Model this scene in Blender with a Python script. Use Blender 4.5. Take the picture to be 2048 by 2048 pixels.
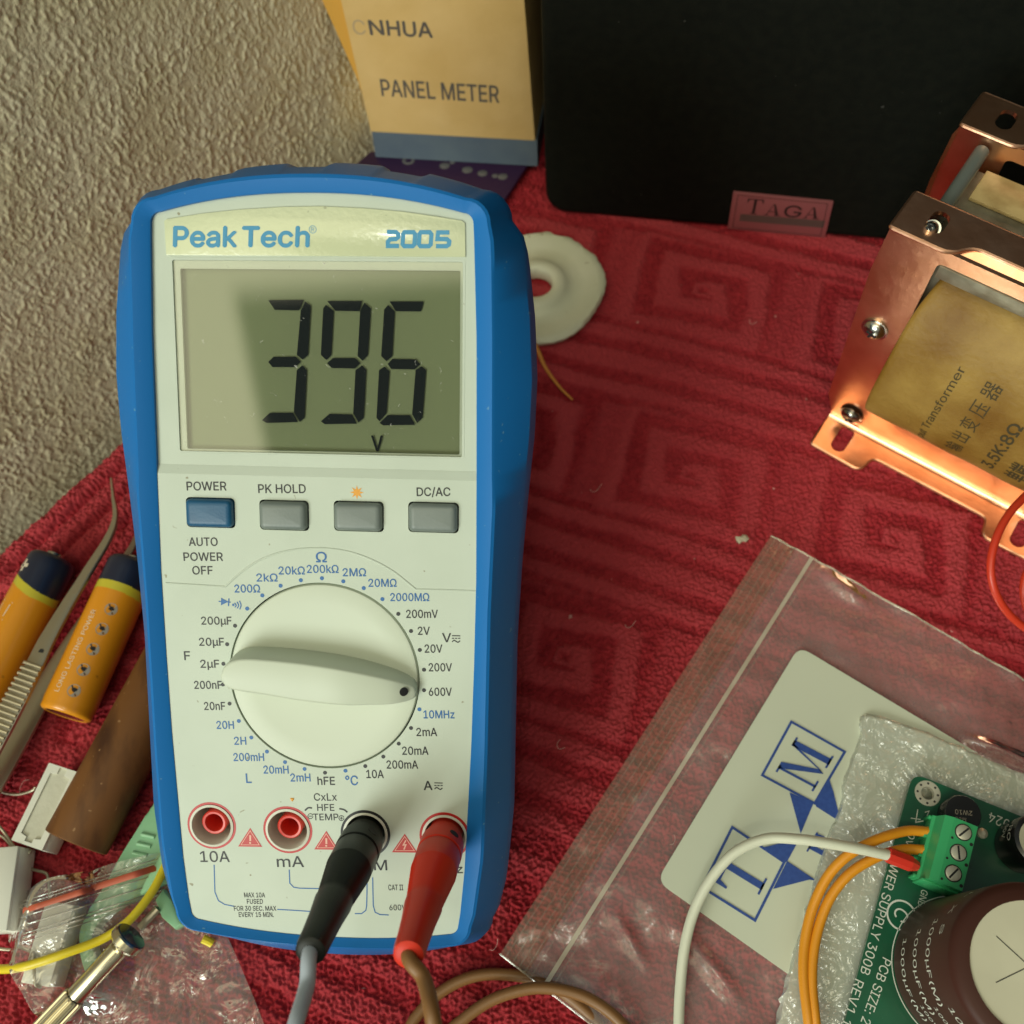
import bpy, bmesh, math, random
import numpy as np
from mathutils import Vector, Matrix
from mathutils.geometry import tessellate_polygon, delaunay_2d_cdt

random.seed(7); rng = np.random.default_rng(7)
for o in list(bpy.data.objects): bpy.data.objects.remove(o)
SC = bpy.context.scene
COL = SC.collection
MM = 0.001

# ------------------------------------------------------------------ camera (lengths in mm, table top is z = 0)
F_PX = 2000.0; CAM_H = 272.0
n_ = np.array([130., 950., F_PX]); n_ /= np.linalg.norm(n_)          # straight down, in camera axes (x right, y down, z forward)
yv = np.array([0., -1., 0.]); yv -= (yv @ n_) * n_; yv /= np.linalg.norm(yv)
xv = -np.cross(n_, yv); xv = -xv if xv[0] < 0 else xv
RW = np.array([xv, yv, -n_])                                        # camera axes -> place axes
CAM = np.array([0., 0., CAM_H])
cam_data = bpy.data.cameras.new('camera'); cam = bpy.data.objects.new('camera', cam_data); COL.objects.link(cam)
cam_data.sensor_width = 36.0; cam_data.lens = 36.0 * F_PX / 2048
cam_data.clip_start = 0.01; cam_data.clip_end = 20
r_, u_, f_ = RW @ [1, 0, 0], RW @ [0, -1, 0], RW @ [0, 0, 1]
cam.matrix_world = Matrix(((r_[0], u_[0], -f_[0], 0), (r_[1], u_[1], -f_[1], 0), (r_[2], u_[2], -f_[2], CAM_H * MM), (0, 0, 0, 1)))
cam_data.dof.use_dof = True; cam_data.dof.focus_distance = 0.222; cam_data.dof.aperture_fstop = 19.0
SC.camera = cam

# ------------------------------------------------------------------ light and exposure
SC.view_settings.view_transform = 'Standard'; SC.view_settings.look = 'None'
SC.view_settings.exposure = 0.0; SC.view_settings.gamma = 1.0; SC.view_settings.use_curve_mapping = False
SC.render.engine = 'CYCLES'
SC.cycles.use_denoising = True; SC.cycles.transparent_max_bounces = 24; SC.cycles.max_bounces = 8
SC.cycles.sample_clamp_indirect = 4.0
WORLD_STRENGTH = 0.40
KEY_POWER = 11.7
TOP_POWER = 0.5

def area(name, loc, target, size, sizey, power, col):
    l = bpy.data.lights.new(name, 'AREA'); l.shape = 'RECTANGLE'; l.size = size; l.size_y = sizey; l.energy = power; l.color = col
    o = bpy.data.objects.new(name, l); COL.objects.link(o); o.location = loc
    o.rotation_euler = (Vector(target) - Vector(loc)).to_track_quat('-Z', 'Y').to_euler()
    return o
area('window_light', (-0.68, -0.96, 0.58), (0, 0.10, 0.03), 0.6, 0.6, KEY_POWER, (0.925, 1.0, 0.92))
area('ceiling_lamp', (-0.015, -0.318, 0.985), (-0.028, 0.137, 0.117), 0.075, 0.03, TOP_POWER, (1.0, 1.0, 0.85))

# ------------------------------------------------------------------ pixel -> place helpers (q = photo pixels on the 2048 scale)
def ray(q): return RW @ np.array([(q[0] - 1024) / F_PX, (q[1] - 1024) / F_PX, 1.0])
def at(q, z=0.0):
    d = ray(q); return CAM + d * ((z - CAM_H) / d[2])
def on_plane(q, o, nrm):
    d = ray(q); return CAM + d * (((o - CAM) @ nrm) / (d @ nrm))
def crop(ox, oy, s): return lambda x, y: (ox + x * s, oy + y * s)
FP = 2048 / 1932
full = crop(0, 0, FP)
c1 = crop(200, 300, .4658); c2 = crop(250, 900, .44); c3 = crop(300, 1450, .3882)
k1 = crop(600, 0, .3364); k2 = crop(1400, 150, .3354); k3 = crop(1500, 700, .3106); k4 = crop(1000, 1050, .3882)
k5 = crop(1600, 1500, .2837); k6 = crop(950, 1600, .3882); k7 = crop(1000, 350, .3623); k8 = crop(1250, 1600, .2329)
k9 = crop(1850, 1300, .2071); kc = crop(700, 1850, .3106)
b4 = crop(0, 900, .3106); b5 = crop(0, 1450, .3096); b6 = crop(0, 1650, .2059)

# ------------------------------------------------------------------ materials
def mat(name, col, rough=.5, metal=0., spec=.5, coat=0., mottle=None, bump=None, sheen=0., trans=0., emit=None, sss=0., stretch=None):
    m = bpy.data.materials.new(name); m.use_nodes = True
    nt = m.node_tree; b = nt.nodes['Principled BSDF']; L = nt.links.new
    b.inputs['Base Color'].default_value = (*col, 1); b.inputs['Roughness'].default_value = rough
    b.inputs['Metallic'].default_value = metal; b.inputs['Specular IOR Level'].default_value = spec
    b.inputs['Coat Weight'].default_value = coat; b.inputs['Coat Roughness'].default_value = .08
    if sheen: b.inputs['Sheen Weight'].default_value = sheen; b.inputs['Sheen Roughness'].default_value = .5; b.inputs['Sheen Tint'].default_value = (*[min(1, c * 1.5 + .25) for c in col], 1)
    if sss: b.inputs['Subsurface Weight'].default_value = sss; b.inputs['Subsurface Radius'].default_value = (.002, .0015, .001); b.inputs['Subsurface Scale'].default_value = 1.0
    if mottle or bump:
        tc = nt.nodes.new('ShaderNodeTexCoord'); src = tc.outputs['Object']
        if stretch:
            mp = nt.nodes.new('ShaderNodeMapping'); mp.inputs['Scale'].default_value = stretch; L(src, mp.inputs['Vector']); src = mp.outputs[0]
    if mottle:      # (second colour, scale, detail[, lo, hi])
        nz = nt.nodes.new('ShaderNodeTexNoise'); nz.inputs['Scale'].default_value = mottle[1]; nz.inputs['Detail'].default_value = mottle[2]
        L(src, nz.inputs['Vector'])
        rp = nt.nodes.new('ShaderNodeValToRGB'); lo, hi = (mottle[3], mottle[4]) if len(mottle) > 3 else (.35, .65)
        rp.color_ramp.elements[0].position = lo; rp.color_ramp.elements[1].position = hi
        rp.color_ramp.elements[0].color = (*col, 1); rp.color_ramp.elements[1].color = (*mottle[0], 1)
        L(nz.outputs['Fac'], rp.inputs['Fac']); L(rp.outputs['Color'], b.inputs['Base Color'])
    if bump:        # (scale, strength, distance[, detail])
        nb = nt.nodes.new('ShaderNodeTexNoise'); nb.inputs['Scale'].default_value = bump[0]; nb.inputs['Detail'].default_value = bump[3] if len(bump) > 3 else 3
        L(src, nb.inputs['Vector'])
        bp = nt.nodes.new('ShaderNodeBump'); bp.inputs['Strength'].default_value = bump[1]; bp.inputs['Distance'].default_value = bump[2]
        L(nb.outputs['Fac'], bp.inputs['Height']); L(bp.outputs['Normal'], b.inputs['Normal'])
    return m

def film(name, haze, tint, gloss=1.0, bumps=None, rough=.08, hazecol=None, softbump=False, frb=True):
    """clear plastic film: mostly see-through, a milky share, and a fresnel reflection"""
    m = bpy.data.materials.new(name); m.use_nodes = True; nt = m.node_tree; L = nt.links.new
    for nd in list(nt.nodes): nt.nodes.remove(nd)
    out = nt.nodes.new('ShaderNodeOutputMaterial')
    tr = nt.nodes.new('ShaderNodeBsdfTransparent'); tr.inputs[0].default_value = (*tint, 1)
    df = nt.nodes.new('ShaderNodeBsdfDiffuse'); df.inputs[0].default_value = (*(hazecol or (.75, .75, .7)), 1)
    gl = nt.nodes.new('ShaderNodeBsdfGlossy'); gl.inputs['Roughness'].default_value = rough; gl.inputs[0].default_value = (1, 1, 1, 1)
    fr = nt.nodes.new('ShaderNodeFresnel'); fr.inputs[0].default_value = 1.45
    a = nt.nodes.new('ShaderNodeMixShader'); a.inputs[0].default_value = haze
    g = nt.nodes.new('ShaderNodeMixShader')
    mu = nt.nodes.new('ShaderNodeMath'); mu.operation = 'MULTIPLY'; mu.inputs[1].default_value = gloss
    L(fr.outputs[0], mu.inputs[0]); L(mu.outputs[0], g.inputs[0])
    L(tr.outputs[0], a.inputs[1]); L(df.outputs[0], a.inputs[2]); L(a.outputs[0], g.inputs[1]); L(gl.outputs[0], g.inputs[2]); L(g.outputs[0], out.inputs[0])
    tc = nt.nodes.new('ShaderNodeTexCoord')
    if bumps:
        prev = None
        for sc, st, dist, det in bumps:
            nb = nt.nodes.new('ShaderNodeTexNoise'); nb.inputs['Scale'].default_value = sc; nb.inputs['Detail'].default_value = det; nb.inputs['Distortion'].default_value = .6
            L(tc.outputs['Object'], nb.inputs['Vector'])
            bp = nt.nodes.new('ShaderNodeBump'); bp.inputs['Strength'].default_value = st; bp.inputs['Distance'].default_value = dist
            L(nb.outputs['Fac'], bp.inputs['Height'])
            if prev: L(prev, bp.inputs['Normal'])
            prev = bp.outputs['Normal']
        L(prev, gl.inputs['Normal'])
        if softbump: L(prev, df.inputs['Normal'])
        if frb: L(prev, fr.inputs['Normal'])
    return m

M = {}
M['towel'] = mat('red_terry', (.255, .015, .023), .95, spec=.08, sheen=.22, mottle=((.36, .026, .035), 420, 4), bump=(2600, .5, .0004, 2))
_b = M['towel'].node_tree; _p = _b.nodes['Principled BSDF']; _old = _p.inputs['Base Color'].links[0].from_socket
_at = _b.nodes.new('ShaderNodeAttribute'); _at.attribute_name = 'velvet_rib_light'
_mx = _b.nodes.new('ShaderNodeMix'); _mx.data_type = 'RGBA'; _b.links.new(_at.outputs['Fac'], _mx.inputs['Factor']); _b.links.new(_old, _mx.inputs['A'])
_mx.inputs['B'].default_value = (.45, .058, .070, 1); _b.links.new(_mx.outputs['Result'], _p.inputs['Base Color'])
M['wall'] = mat('rough_plaster', (.76, .68, .44), .9, spec=.2, mottle=((.83, .76, .53), 60, 6), bump=(1200, .4, .0005, 4))
M['table'] = mat('table_wood', (.18, .1, .05), .5, mottle=((.1, .05, .025), 40, 5))
M['blue'] = mat('blue_rubber', (.008, .15, .46), .45, spec=.28, bump=(3500, .12, .0001))
M['panel'] = mat('pale_plastic', (.52, .58, .495), .5, spec=.3, bump=(4200, .16, .0001), mottle=((.55, .61, .525), 60, 5))
M['plate'] = mat('name_plate', (.60, .64, .42), .16, spec=.6, coat=.4, bump=(900, .22, .0004, 6))
M['logo'] = mat('light_blue_print', (.035, .27, .50), .3)
M['ink'] = mat('black_print', (.012, .012, .014), .5)
M['inkblue'] = mat('blue_print', (.015, .12, .36), .5)
M['inkred'] = mat('red_print', (.47, .012, .010), .45)
M['inkorange'] = mat('orange_print', (.75, .33, .03), .5)
M['pinkline'] = mat('pale_print', (.75, .42, .33), .5)
M['lcd'] = mat('lcd_glass', (.245, .29, .175), .6, spec=.02)
M['seg'] = mat('lcd_segment', (.006, .012, .016), .6, spec=.02)
M['gray_btn'] = mat('grey_button', (.155, .185, .175), .4, bump=(1800, .12, .0002), mottle=((.19, .22, .205), 90, 4))
M['blue_btn'] = mat('blue_button', (.006, .075, .175), .4, bump=(1800, .12, .0002), mottle=((.012, .105, .225), 90, 4))
M['dial'] = mat('dial_plastic', (.56, .61, .50), .42, spec=.4, bump=(3500, .06, .0001))
M['well'] = mat('socket_well', (.60, .60, .51), .45)
M['dark'] = mat('dark_gap', (.012, .012, .012), .7)
M['redpl'] = mat('red_plastic', (.62, .035, .02), .34, spec=.5, bump=(900, .05, .0002))
M['redlead'] = mat('red_rubber', (.66, .030, .010), .42, spec=.25, bump=(2500, .08, .0001))
M['black'] = mat('black_rubber', (.008, .010, .008), .42, spec=.22, bump=(2500, .1, .0001))
M['graycable'] = mat('grey_cable', (.40, .45, .52), .5)
M['browncable'] = mat('brown_cable', (.24, .115, .038), .45)
M['carton'] = mat('kraft_carton', (.61, .405, .155), .8, spec=.2, mottle=((.68, .47, .205), 45, 6), bump=(90, .35, .0015))
M['carton_in'] = mat('kraft_flap', (.62, .33, .06), .75, spec=.2)
M['cartonblue'] = mat('carton_blue_band', (.075, .105, .15), .75, mottle=((.10, .135, .17), 60, 4))
M['cartonink'] = mat('carton_ink', (.10, .085, .075), .8)
M['faded'] = mat('faded_ink', (.45, .33, .19), .8)
M['speaker'] = mat('black_vinyl', (.0045, .006, .0045), .7, spec=.12, bump=(1500, .25, .0003), mottle=((.007, .0085, .006), 300, 3))
M['badge'] = mat('badge_metal', (.42, .14, .15), .35, metal=.4)
M['badgedark'] = mat('badge_print', (.03, .015, .015), .5)
M['badgegrey'] = mat('badge_band', (.16, .11, .10), .4, metal=.4)
M['purple'] = mat('purple_board', (.030, .008, .050), .45)
M['solder'] = mat('solder', (.17, .17, .18), .45, metal=.4)
M['copper'] = mat('copper_plating', (.95, .54, .35), .3, metal=1., bump=(260, .22, .0004, 6), mottle=((.82, .42, .25), 110, 6))
M['paper'] = mat('coil_paper', (.185, .085, .008), .5, spec=.3, mottle=((.40, .255, .06), 45, 8, .36, .74), bump=(650, .4, .0006, 6))
M['paperink'] = mat('stamp_ink', (.05, .035, .01), .7)
M['lam'] = mat('core_steel', (.42, .40, .31), .42, metal=.5, mottle=((.16, .13, .08), 90, 5), bump=(400, .2, .0004))
M['amber'] = mat('varnish_paper', (.62, .47, .22), .35, mottle=((.30, .18, .06), 130, 5, .42, .72))
M['steel'] = mat('bright_screw', (.62, .62, .57), .2, metal=1.)
M['darksteel'] = mat('dark_screw', (.30, .28, .25), .18, metal=1.)
M['sleeve'] = mat('grey_sleeve', (.19, .215, .20), .3, metal=.35)
M['redwire'] = mat('red_wire', (.60, .04, .015), .35)
M['orangewire'] = mat('orange_wire', (.72, .28, .012), .4)
M['whitewire'] = mat('white_wire', (.64, .65, .52), .42)
M['yellowwire'] = mat('yellow_wire', (.74, .58, .02), .4)
M['ring'] = mat('white_ceramic', (.70, .70, .56), .4, mottle=((.62, .63, .48), 60, 3))
M['thread'] = mat('orange_thread', (.66, .27, .05), .6)
M['pcb'] = mat('green_board', (.006, .105, .048), .32, coat=.4, mottle=((.008, .075, .035), 90, 4))
M['silk'] = mat('silk_print', (.66, .68, .60), .5)
M['gold'] = mat('tinned_pad', (.66, .63, .50), .35, metal=.5)
M['term'] = mat('green_terminal', (.04, .36, .13), .35, spec=.45)
M['brown_cap'] = mat('brown_sleeve', (.058, .021, .015), .45, spec=.15)
M['captop'] = mat('beige_disc', (.62, .59, .44), .55, mottle=((.57, .54, .40), 70, 3))
M['capblack'] = mat('black_sleeve', (.012, .012, .012), .2, spec=.5)
M['bag'] = film('clear_bag_film', .21, (.97, .95, .94), 1.2, [(28, .5, .01, 2), (160, .16, .002, 3)], .17, hazecol=(.66, .59, .55))
M['baglip'] = film('bag_lip_film', .17, (.9, .88, .8), 1.0, [(60, .4, .004, 2)], .2, hazecol=(.66, .58, .43))
M['sealline'] = film('bag_seal', .72, (.9, .9, .85), 1.0, None, .25, hazecol=(.62, .56, .44))
M['crease'] = film('bag_crease', .34, (.95, .95, .92), 2.2, None, .15, hazecol=(.66, .58, .46))
M['bag2'] = film('thin_bag_film', .19, (.96, .95, .94), 1.9, [(40, .8, .012, 2), (130, .6, .004, 3)], .1, frb=False, hazecol=(.66, .60, .52))
M['redstrip'] = mat('red_zip', (.50, .10, .05), .4)
M['patch'] = mat('white_patch', (.59, .625, .50), .4, bump=(30, .1, .003))
M['logoblue'] = mat('navy_print', (.022, .062, .27), .45, mottle=((.03, .08, .32), 900, 2))
M['foam'] = film('crinkled_bag', .56, (.97, .98, .95), 4.0, [(140, .9, .006, 3), (420, .6, .002, 3)], .2, hazecol=(.80, .84, .72), frb=False)
M['batorange'] = mat('orange_wrap', (.72, .28, .012), .3, spec=.5, coat=.3)
M['batnavy'] = mat('navy_wrap', (.012, .017, .04), .3, spec=.5, coat=.3)
M['batyellow'] = mat('lime_band', (.58, .50, .04), .3, coat=.3)
M['white_print'] = mat('white_print', (.72, .62, .48), .5)
M['greyicon'] = mat('grey_print', (.36, .31, .25), .5)
M['tweezer'] = mat('tweezer_steel', (.50, .45, .34), .30, metal=.85, stretch=(1, 1, 1), bump=(900, .06, .0002))
M['bakelite'] = mat('brown_tube', (.165, .067, .019), .55, spec=.25, mottle=((.06, .022, .009), 95, 8, .40, .66), stretch=(1.5, .5, 1))
M['tube_rim'] = mat('tube_rim', (.36, .19, .08), .5)
M['ceramic'] = mat('cement_white', (.72, .72, .63), .6, bump=(700, .1, .0003))
M['cement'] = mat('cement_fill', (.55, .54, .43), .8, bump=(600, .3, .0004), mottle=((.6, .59, .48), 150, 3))
M['lead'] = mat('tinned_lead', (.42, .38, .28), .35, metal=.8)
M['mint'] = mat('mint_plastic', (.27, .53, .30), .4, spec=.45, sss=.15)
M['brass'] = mat('nickel_brass', (.62, .56, .41), .24, metal=1., bump=(500, .05, .0002))
M['bluecap'] = mat('blue_glass_cap', (.02, .04, .07), .1, spec=.6, metal=.3)
M['lint'] = mat('lint', (.62, .40, .36), .8)
M['crumb'] = mat('crumb', (.50, .45, .33), .5)

def specks(name, col, scale, lo, hi):
    nt = M[name].node_tree; p = nt.nodes['Principled BSDF']; L = nt.links.new; b = p.inputs['Base Color']
    mx = nt.nodes.new('ShaderNodeMix'); mx.data_type = 'RGBA'
    if b.links: L(b.links[0].from_socket, mx.inputs['A'])
    else: mx.inputs['A'].default_value = b.default_value
    mx.inputs['B'].default_value = (*col, 1)
    tc = nt.nodes.new('ShaderNodeTexCoord'); nz = nt.nodes.new('ShaderNodeTexNoise'); nz.inputs['Scale'].default_value = scale; nz.inputs['Detail'].default_value = 1; L(tc.outputs['Object'], nz.inputs['Vector'])
    mr = nt.nodes.new('ShaderNodeMapRange'); mr.inputs[1].default_value = lo; mr.inputs[2].default_value = hi; L(nz.outputs['Fac'], mr.inputs[0]); L(mr.outputs[0], mx.inputs['Factor']); L(mx.outputs['Result'], b)
specks('panel', (.30, .29, .20), 520, .76, .80); specks('blue', (.10, .26, .46), 620, .75, .80); specks('dial', (.44, .45, .34), 520, .83, .87); specks('plate', (.40, .42, .28), 480, .76, .80)
specks('speaker', (.05, .05, .045), 500, .78, .82); specks('batorange', (.45, .16, .01), 380, .74, .8); specks('bakelite', (.30, .16, .07), 600, .72, .78); specks('black', (.05, .05, .045), 700, .76, .8)
specks('pcb', (.05, .17, .09), 700, .76, .8); specks('ring', (.45, .42, .30), 420, .74, .78); specks('towel', (.60, .32, .30), 330, .80, .83)

# ------------------------------------------------------------------ mesh building
def smooth_path(pts, n=8, closed=False):
    P = np.array(pts, float); out = []
    m = len(P)
    for i in range(m if closed else m - 1):
        p0 = P[(i - 1) % m] if closed or i > 0 else 2 * P[0] - P[1]
        p1, p2 = P[i], P[(i + 1) % m]
        p3 = P[(i + 2) % m] if closed or i + 2 < m else 2 * P[-1] - P[-2]
        for k in range(n):
            t = k / n
            out.append(.5 * (2 * p1 + (p2 - p0) * t + (2 * p0 - 5 * p1 + 4 * p2 - p3) * t * t + (3 * p1 - p0 - 3 * p2 + p3) * t ** 3))
    if not closed: out.append(P[-1])
    return np.array(out)

class Frame:
    def __init__(s, o, x, y, z=None):
        s.o = np.array(o, float); s.x = np.array(x, float) / np.linalg.norm(x)
        y = np.array(y, float); y = y - (y @ s.x) * s.x; s.y = y / np.linalg.norm(y)
        s.z = np.cross(s.x, s.y) if z is None else np.array(z, float)
    def p(s, a, b, c=0.): return s.o + a * s.x + b * s.y + c * s.z
    def inv(s, P): d = np.asarray(P, float) - s.o; return np.array([d @ s.x, d @ s.y, d @ s.z])
    def mat(s):
        return Matrix([[s.x[i], s.y[i], s.z[i], s.o[i] * MM] for i in range(3)] + [[0, 0, 0, 1]])
IDF = Frame((0, 0, 0), (1, 0, 0), (0, 1, 0))

class MB:
    """collects shapes (mm) and links them as ONE mesh object"""
    def __init__(s): s.v = []; s.f = []; s.mi = []; s.mats = []; s.cur = 0
    def use(s, m):
        if m not in s.mats: s.mats.append(m)
        s.cur = s.mats.index(m); return s
    def add(s, verts, faces):
        b = len(s.v); s.v.extend([tuple(map(float, p)) for p in verts])
        for f in faces: s.f.append(tuple(int(b + i) for i in f)); s.mi.append(s.cur)
        return s
    def box(s, fr, lo, hi, bev=0., seg=2):
        bm = bmesh.new(); bmesh.ops.create_cube(bm, size=1)
        for v in bm.verts:
            for i in range(3): v.co[i] = lo[i] if v.co[i] < 0 else hi[i]
        if bev: bmesh.ops.bevel(bm, geom=list(bm.edges), offset=bev, segments=seg, affect='EDGES', profile=.5)
        s.bm(bm, fr); return s
    def bm(s, bm, fr=IDF):
        bm.verts.ensure_lookup_table(); bm.verts.index_update()
        s.add([fr.p(*v.co) for v in bm.verts], [[v.index for v in f.verts] for f in bm.faces]); bm.free()
    def prism(s, fr, poly, z0, z1, bev=0., seg=2, holes=()):
        """extrude a 2D polygon (with holes) from z0 to z1"""
        if holes:
            loops = [poly] + list(holes); flat = [p for l in loops for p in l]
            tri = tessellate_polygon([[Vector((p[0], p[1], 0)) for p in l] for l in loops])
            n = len(flat)
            fs = []
            for t in tri:
                a, b, c = [flat[i] for i in t]
                ccw = (b[0] - a[0]) * (c[1] - a[1]) - (b[1] - a[1]) * (c[0] - a[0]) > 0
                t = t if ccw else t[::-1]
                fs.append(t); fs.append([i + n for i in t[::-1]])
            st = 0
            for l in loops:
                for i in range(len(l)):
                    j = (i + 1) % len(l); fs.append((st + i, st + j, st + j + n, st + i + n))
                st += len(l)
            return s.add([fr.p(p[0], p[1], z1) for p in flat] + [fr.p(p[0], p[1], z0) for p in flat], fs)
        bm = bmesh.new(); vs = [bm.verts.new((p[0], p[1], z0)) for p in poly]
        f = bm.faces.new(vs); f.normal_update()
        r = bmesh.ops.extrude_face_region(bm, geom=[f])
        up = [g for g in r['geom'] if isinstance(g, bmesh.types.BMVert)]
        for v in up: v.co.z = z1
        if bev:
            es = [e for e in bm.edges if all(abs(v.co.z - z1) < 1e-6 for v in e.verts)]
            bmesh.ops.bevel(bm, geom=es, offset=bev, segments=seg, affect='EDGES', profile=.5, clamp_overlap=True)
        bmesh.ops.recalc_face_normals(bm, faces=list(bm.faces))
        s.bm(bm, fr); return s
    def flat(s, fr, poly, z): return s.add([fr.p(p[0], p[1], z) for p in poly], [list(range(len(poly)))])
    def tube(s, path, rad, seg=12, caps=True):
        P = np.array(path, float); n = len(P); R = np.full(n, rad, float) if np.isscalar(rad) else np.array(rad, float)
        T = np.gradient(P, axis=0); T /= np.linalg.norm(T, axis=1)[:, None] + 1e-12
        a = np.array([0, 0, 1.]) if abs(T[0][2]) < .9 else np.array([1., 0, 0])
        N = a - (a @ T[0]) * T[0]; N /= np.linalg.norm(N)
        vs = []
        for i in range(n):
            N = N - (N @ T[i]) * T[i]; N /= np.linalg.norm(N); B = np.cross(T[i], N)
            for k in range(seg):
                t = 2 * math.pi * k / seg; vs.append(P[i] + R[i] * (math.cos(t) * N + math.sin(t) * B))
        fs = [(i * seg + k, i * seg + (k + 1) % seg, (i + 1) * seg + (k + 1) % seg, (i + 1) * seg + k) for i in range(n - 1) for k in range(seg)]
        if caps: fs += [list(range(seg))[::-1], [(n - 1) * seg + k for k in range(seg)]]
        return s.add(vs, fs)
    def lathe(s, fr, prof, seg=32, capA=False, capB=False, wob=None, sx=1., sy=1.):
        vs = []
        for (r, h) in prof:
            for k in range(seg):
                t = 2 * math.pi * k / seg; rr = r * (1 + (wob(t, r) if wob else 0))
                vs.append(fr.p(rr * math.cos(t) * sx, rr * math.sin(t) * sy, h))
        n = len(prof)
        fs = [(i * seg + k, i * seg + (k + 1) % seg, (i + 1) * seg + (k + 1) % seg, (i + 1) * seg + k) for i in range(n - 1) for k in range(seg)]
        if capA: fs.append([k for k in range(seg)][::-1])
        if capB: fs.append([(n - 1) * seg + k for k in range(seg)])
        return s.add(vs, fs)
    def grid(s, G):
        G = np.asarray(G); h, w = G.shape[:2]
        return s.add(G.reshape(-1, 3), [(i * w + j, i * w + j + 1, (i + 1) * w + j + 1, (i + 1) * w + j) for i in range(h - 1) for j in range(w - 1)])
    def ribbon(s, fr, pts, width, z, closed=False):
        P = np.array(pts, float); n = len(P); L, R = [], []
        for i in range(n):
            a = P[(i - 1) % n] if closed or i > 0 else P[i]; b = P[(i + 1) % n] if closed or i < n - 1 else P[i]
            d1 = P[i] - a; d2 = b - P[i]
            d1 = d1 / (np.linalg.norm(d1) or 1); d2 = d2 / (np.linalg.norm(d2) or 1)
            if np.linalg.norm(P[i] - a) < 1e-9: d1 = d2
            if np.linalg.norm(b - P[i]) < 1e-9: d2 = d1
            t = d1 + d2; t /= np.linalg.norm(t) or 1; nn = np.array([-t[1], t[0]])
            k = width / 2 / max(.5, abs(nn @ np.array([-d1[1], d1[0]])))
            L.append(P[i] + nn * k); R.append(P[i] - nn * k)
        vs = [fr.p(*p, z) for p in L] + [fr.p(*p, z) for p in R]
        m = n if closed else n - 1
        return s.add(vs, [(n + i, n + (i + 1) % n, (i + 1) % n, i) for i in range(m)])
    def build(s, name, parent=None, local=None, smooth=30., loc=None):
        me = bpy.data.meshes.new(name)
        V = np.array(s.v, float) * MM
        ob = bpy.data.objects.new(name, me); COL.objects.link(ob)
        if parent is not None:
            if not local:
                inv = np.array(abs_mat(parent).inverted()); V = V @ inv[:3, :3].T + inv[:3, 3]
            ob.parent = parent
        elif loc is not None:
            l = np.array(loc, float) * MM; V = V - l; ob.location = l
        me.from_pydata(V.tolist(), [], s.f); me.polygons.foreach_set('material_index', s.mi)
        for m in s.mats: me.materials.append(M[m])
        me.validate(); me.update()
        if smooth:
            me.polygons.foreach_set('use_smooth', [True] * len(me.polygons)); me.set_sharp_from_angle(angle=math.radians(smooth))
        return ob

def abs_mat(o):
    m = o.matrix_basis.copy()
    while o.parent: o = o.parent; m = o.matrix_basis @ m
    return m
def tag(o, label, cat=None, group=None, kind=None):
    if label: o['label'] = label
    if cat: o['category'] = cat
    if group: o['group'] = group
    if kind: o['kind'] = kind
    return o
def thing(name, label, cat, fr=None, loc=None, group=None):
    o = bpy.data.objects.new(name, None); o.empty_display_size = .01; COL.objects.link(o)
    if fr is not None: o.matrix_basis = fr.mat()
    else: o.location = np.array(loc, float) * MM
    return tag(o, label, cat, group)

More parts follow.
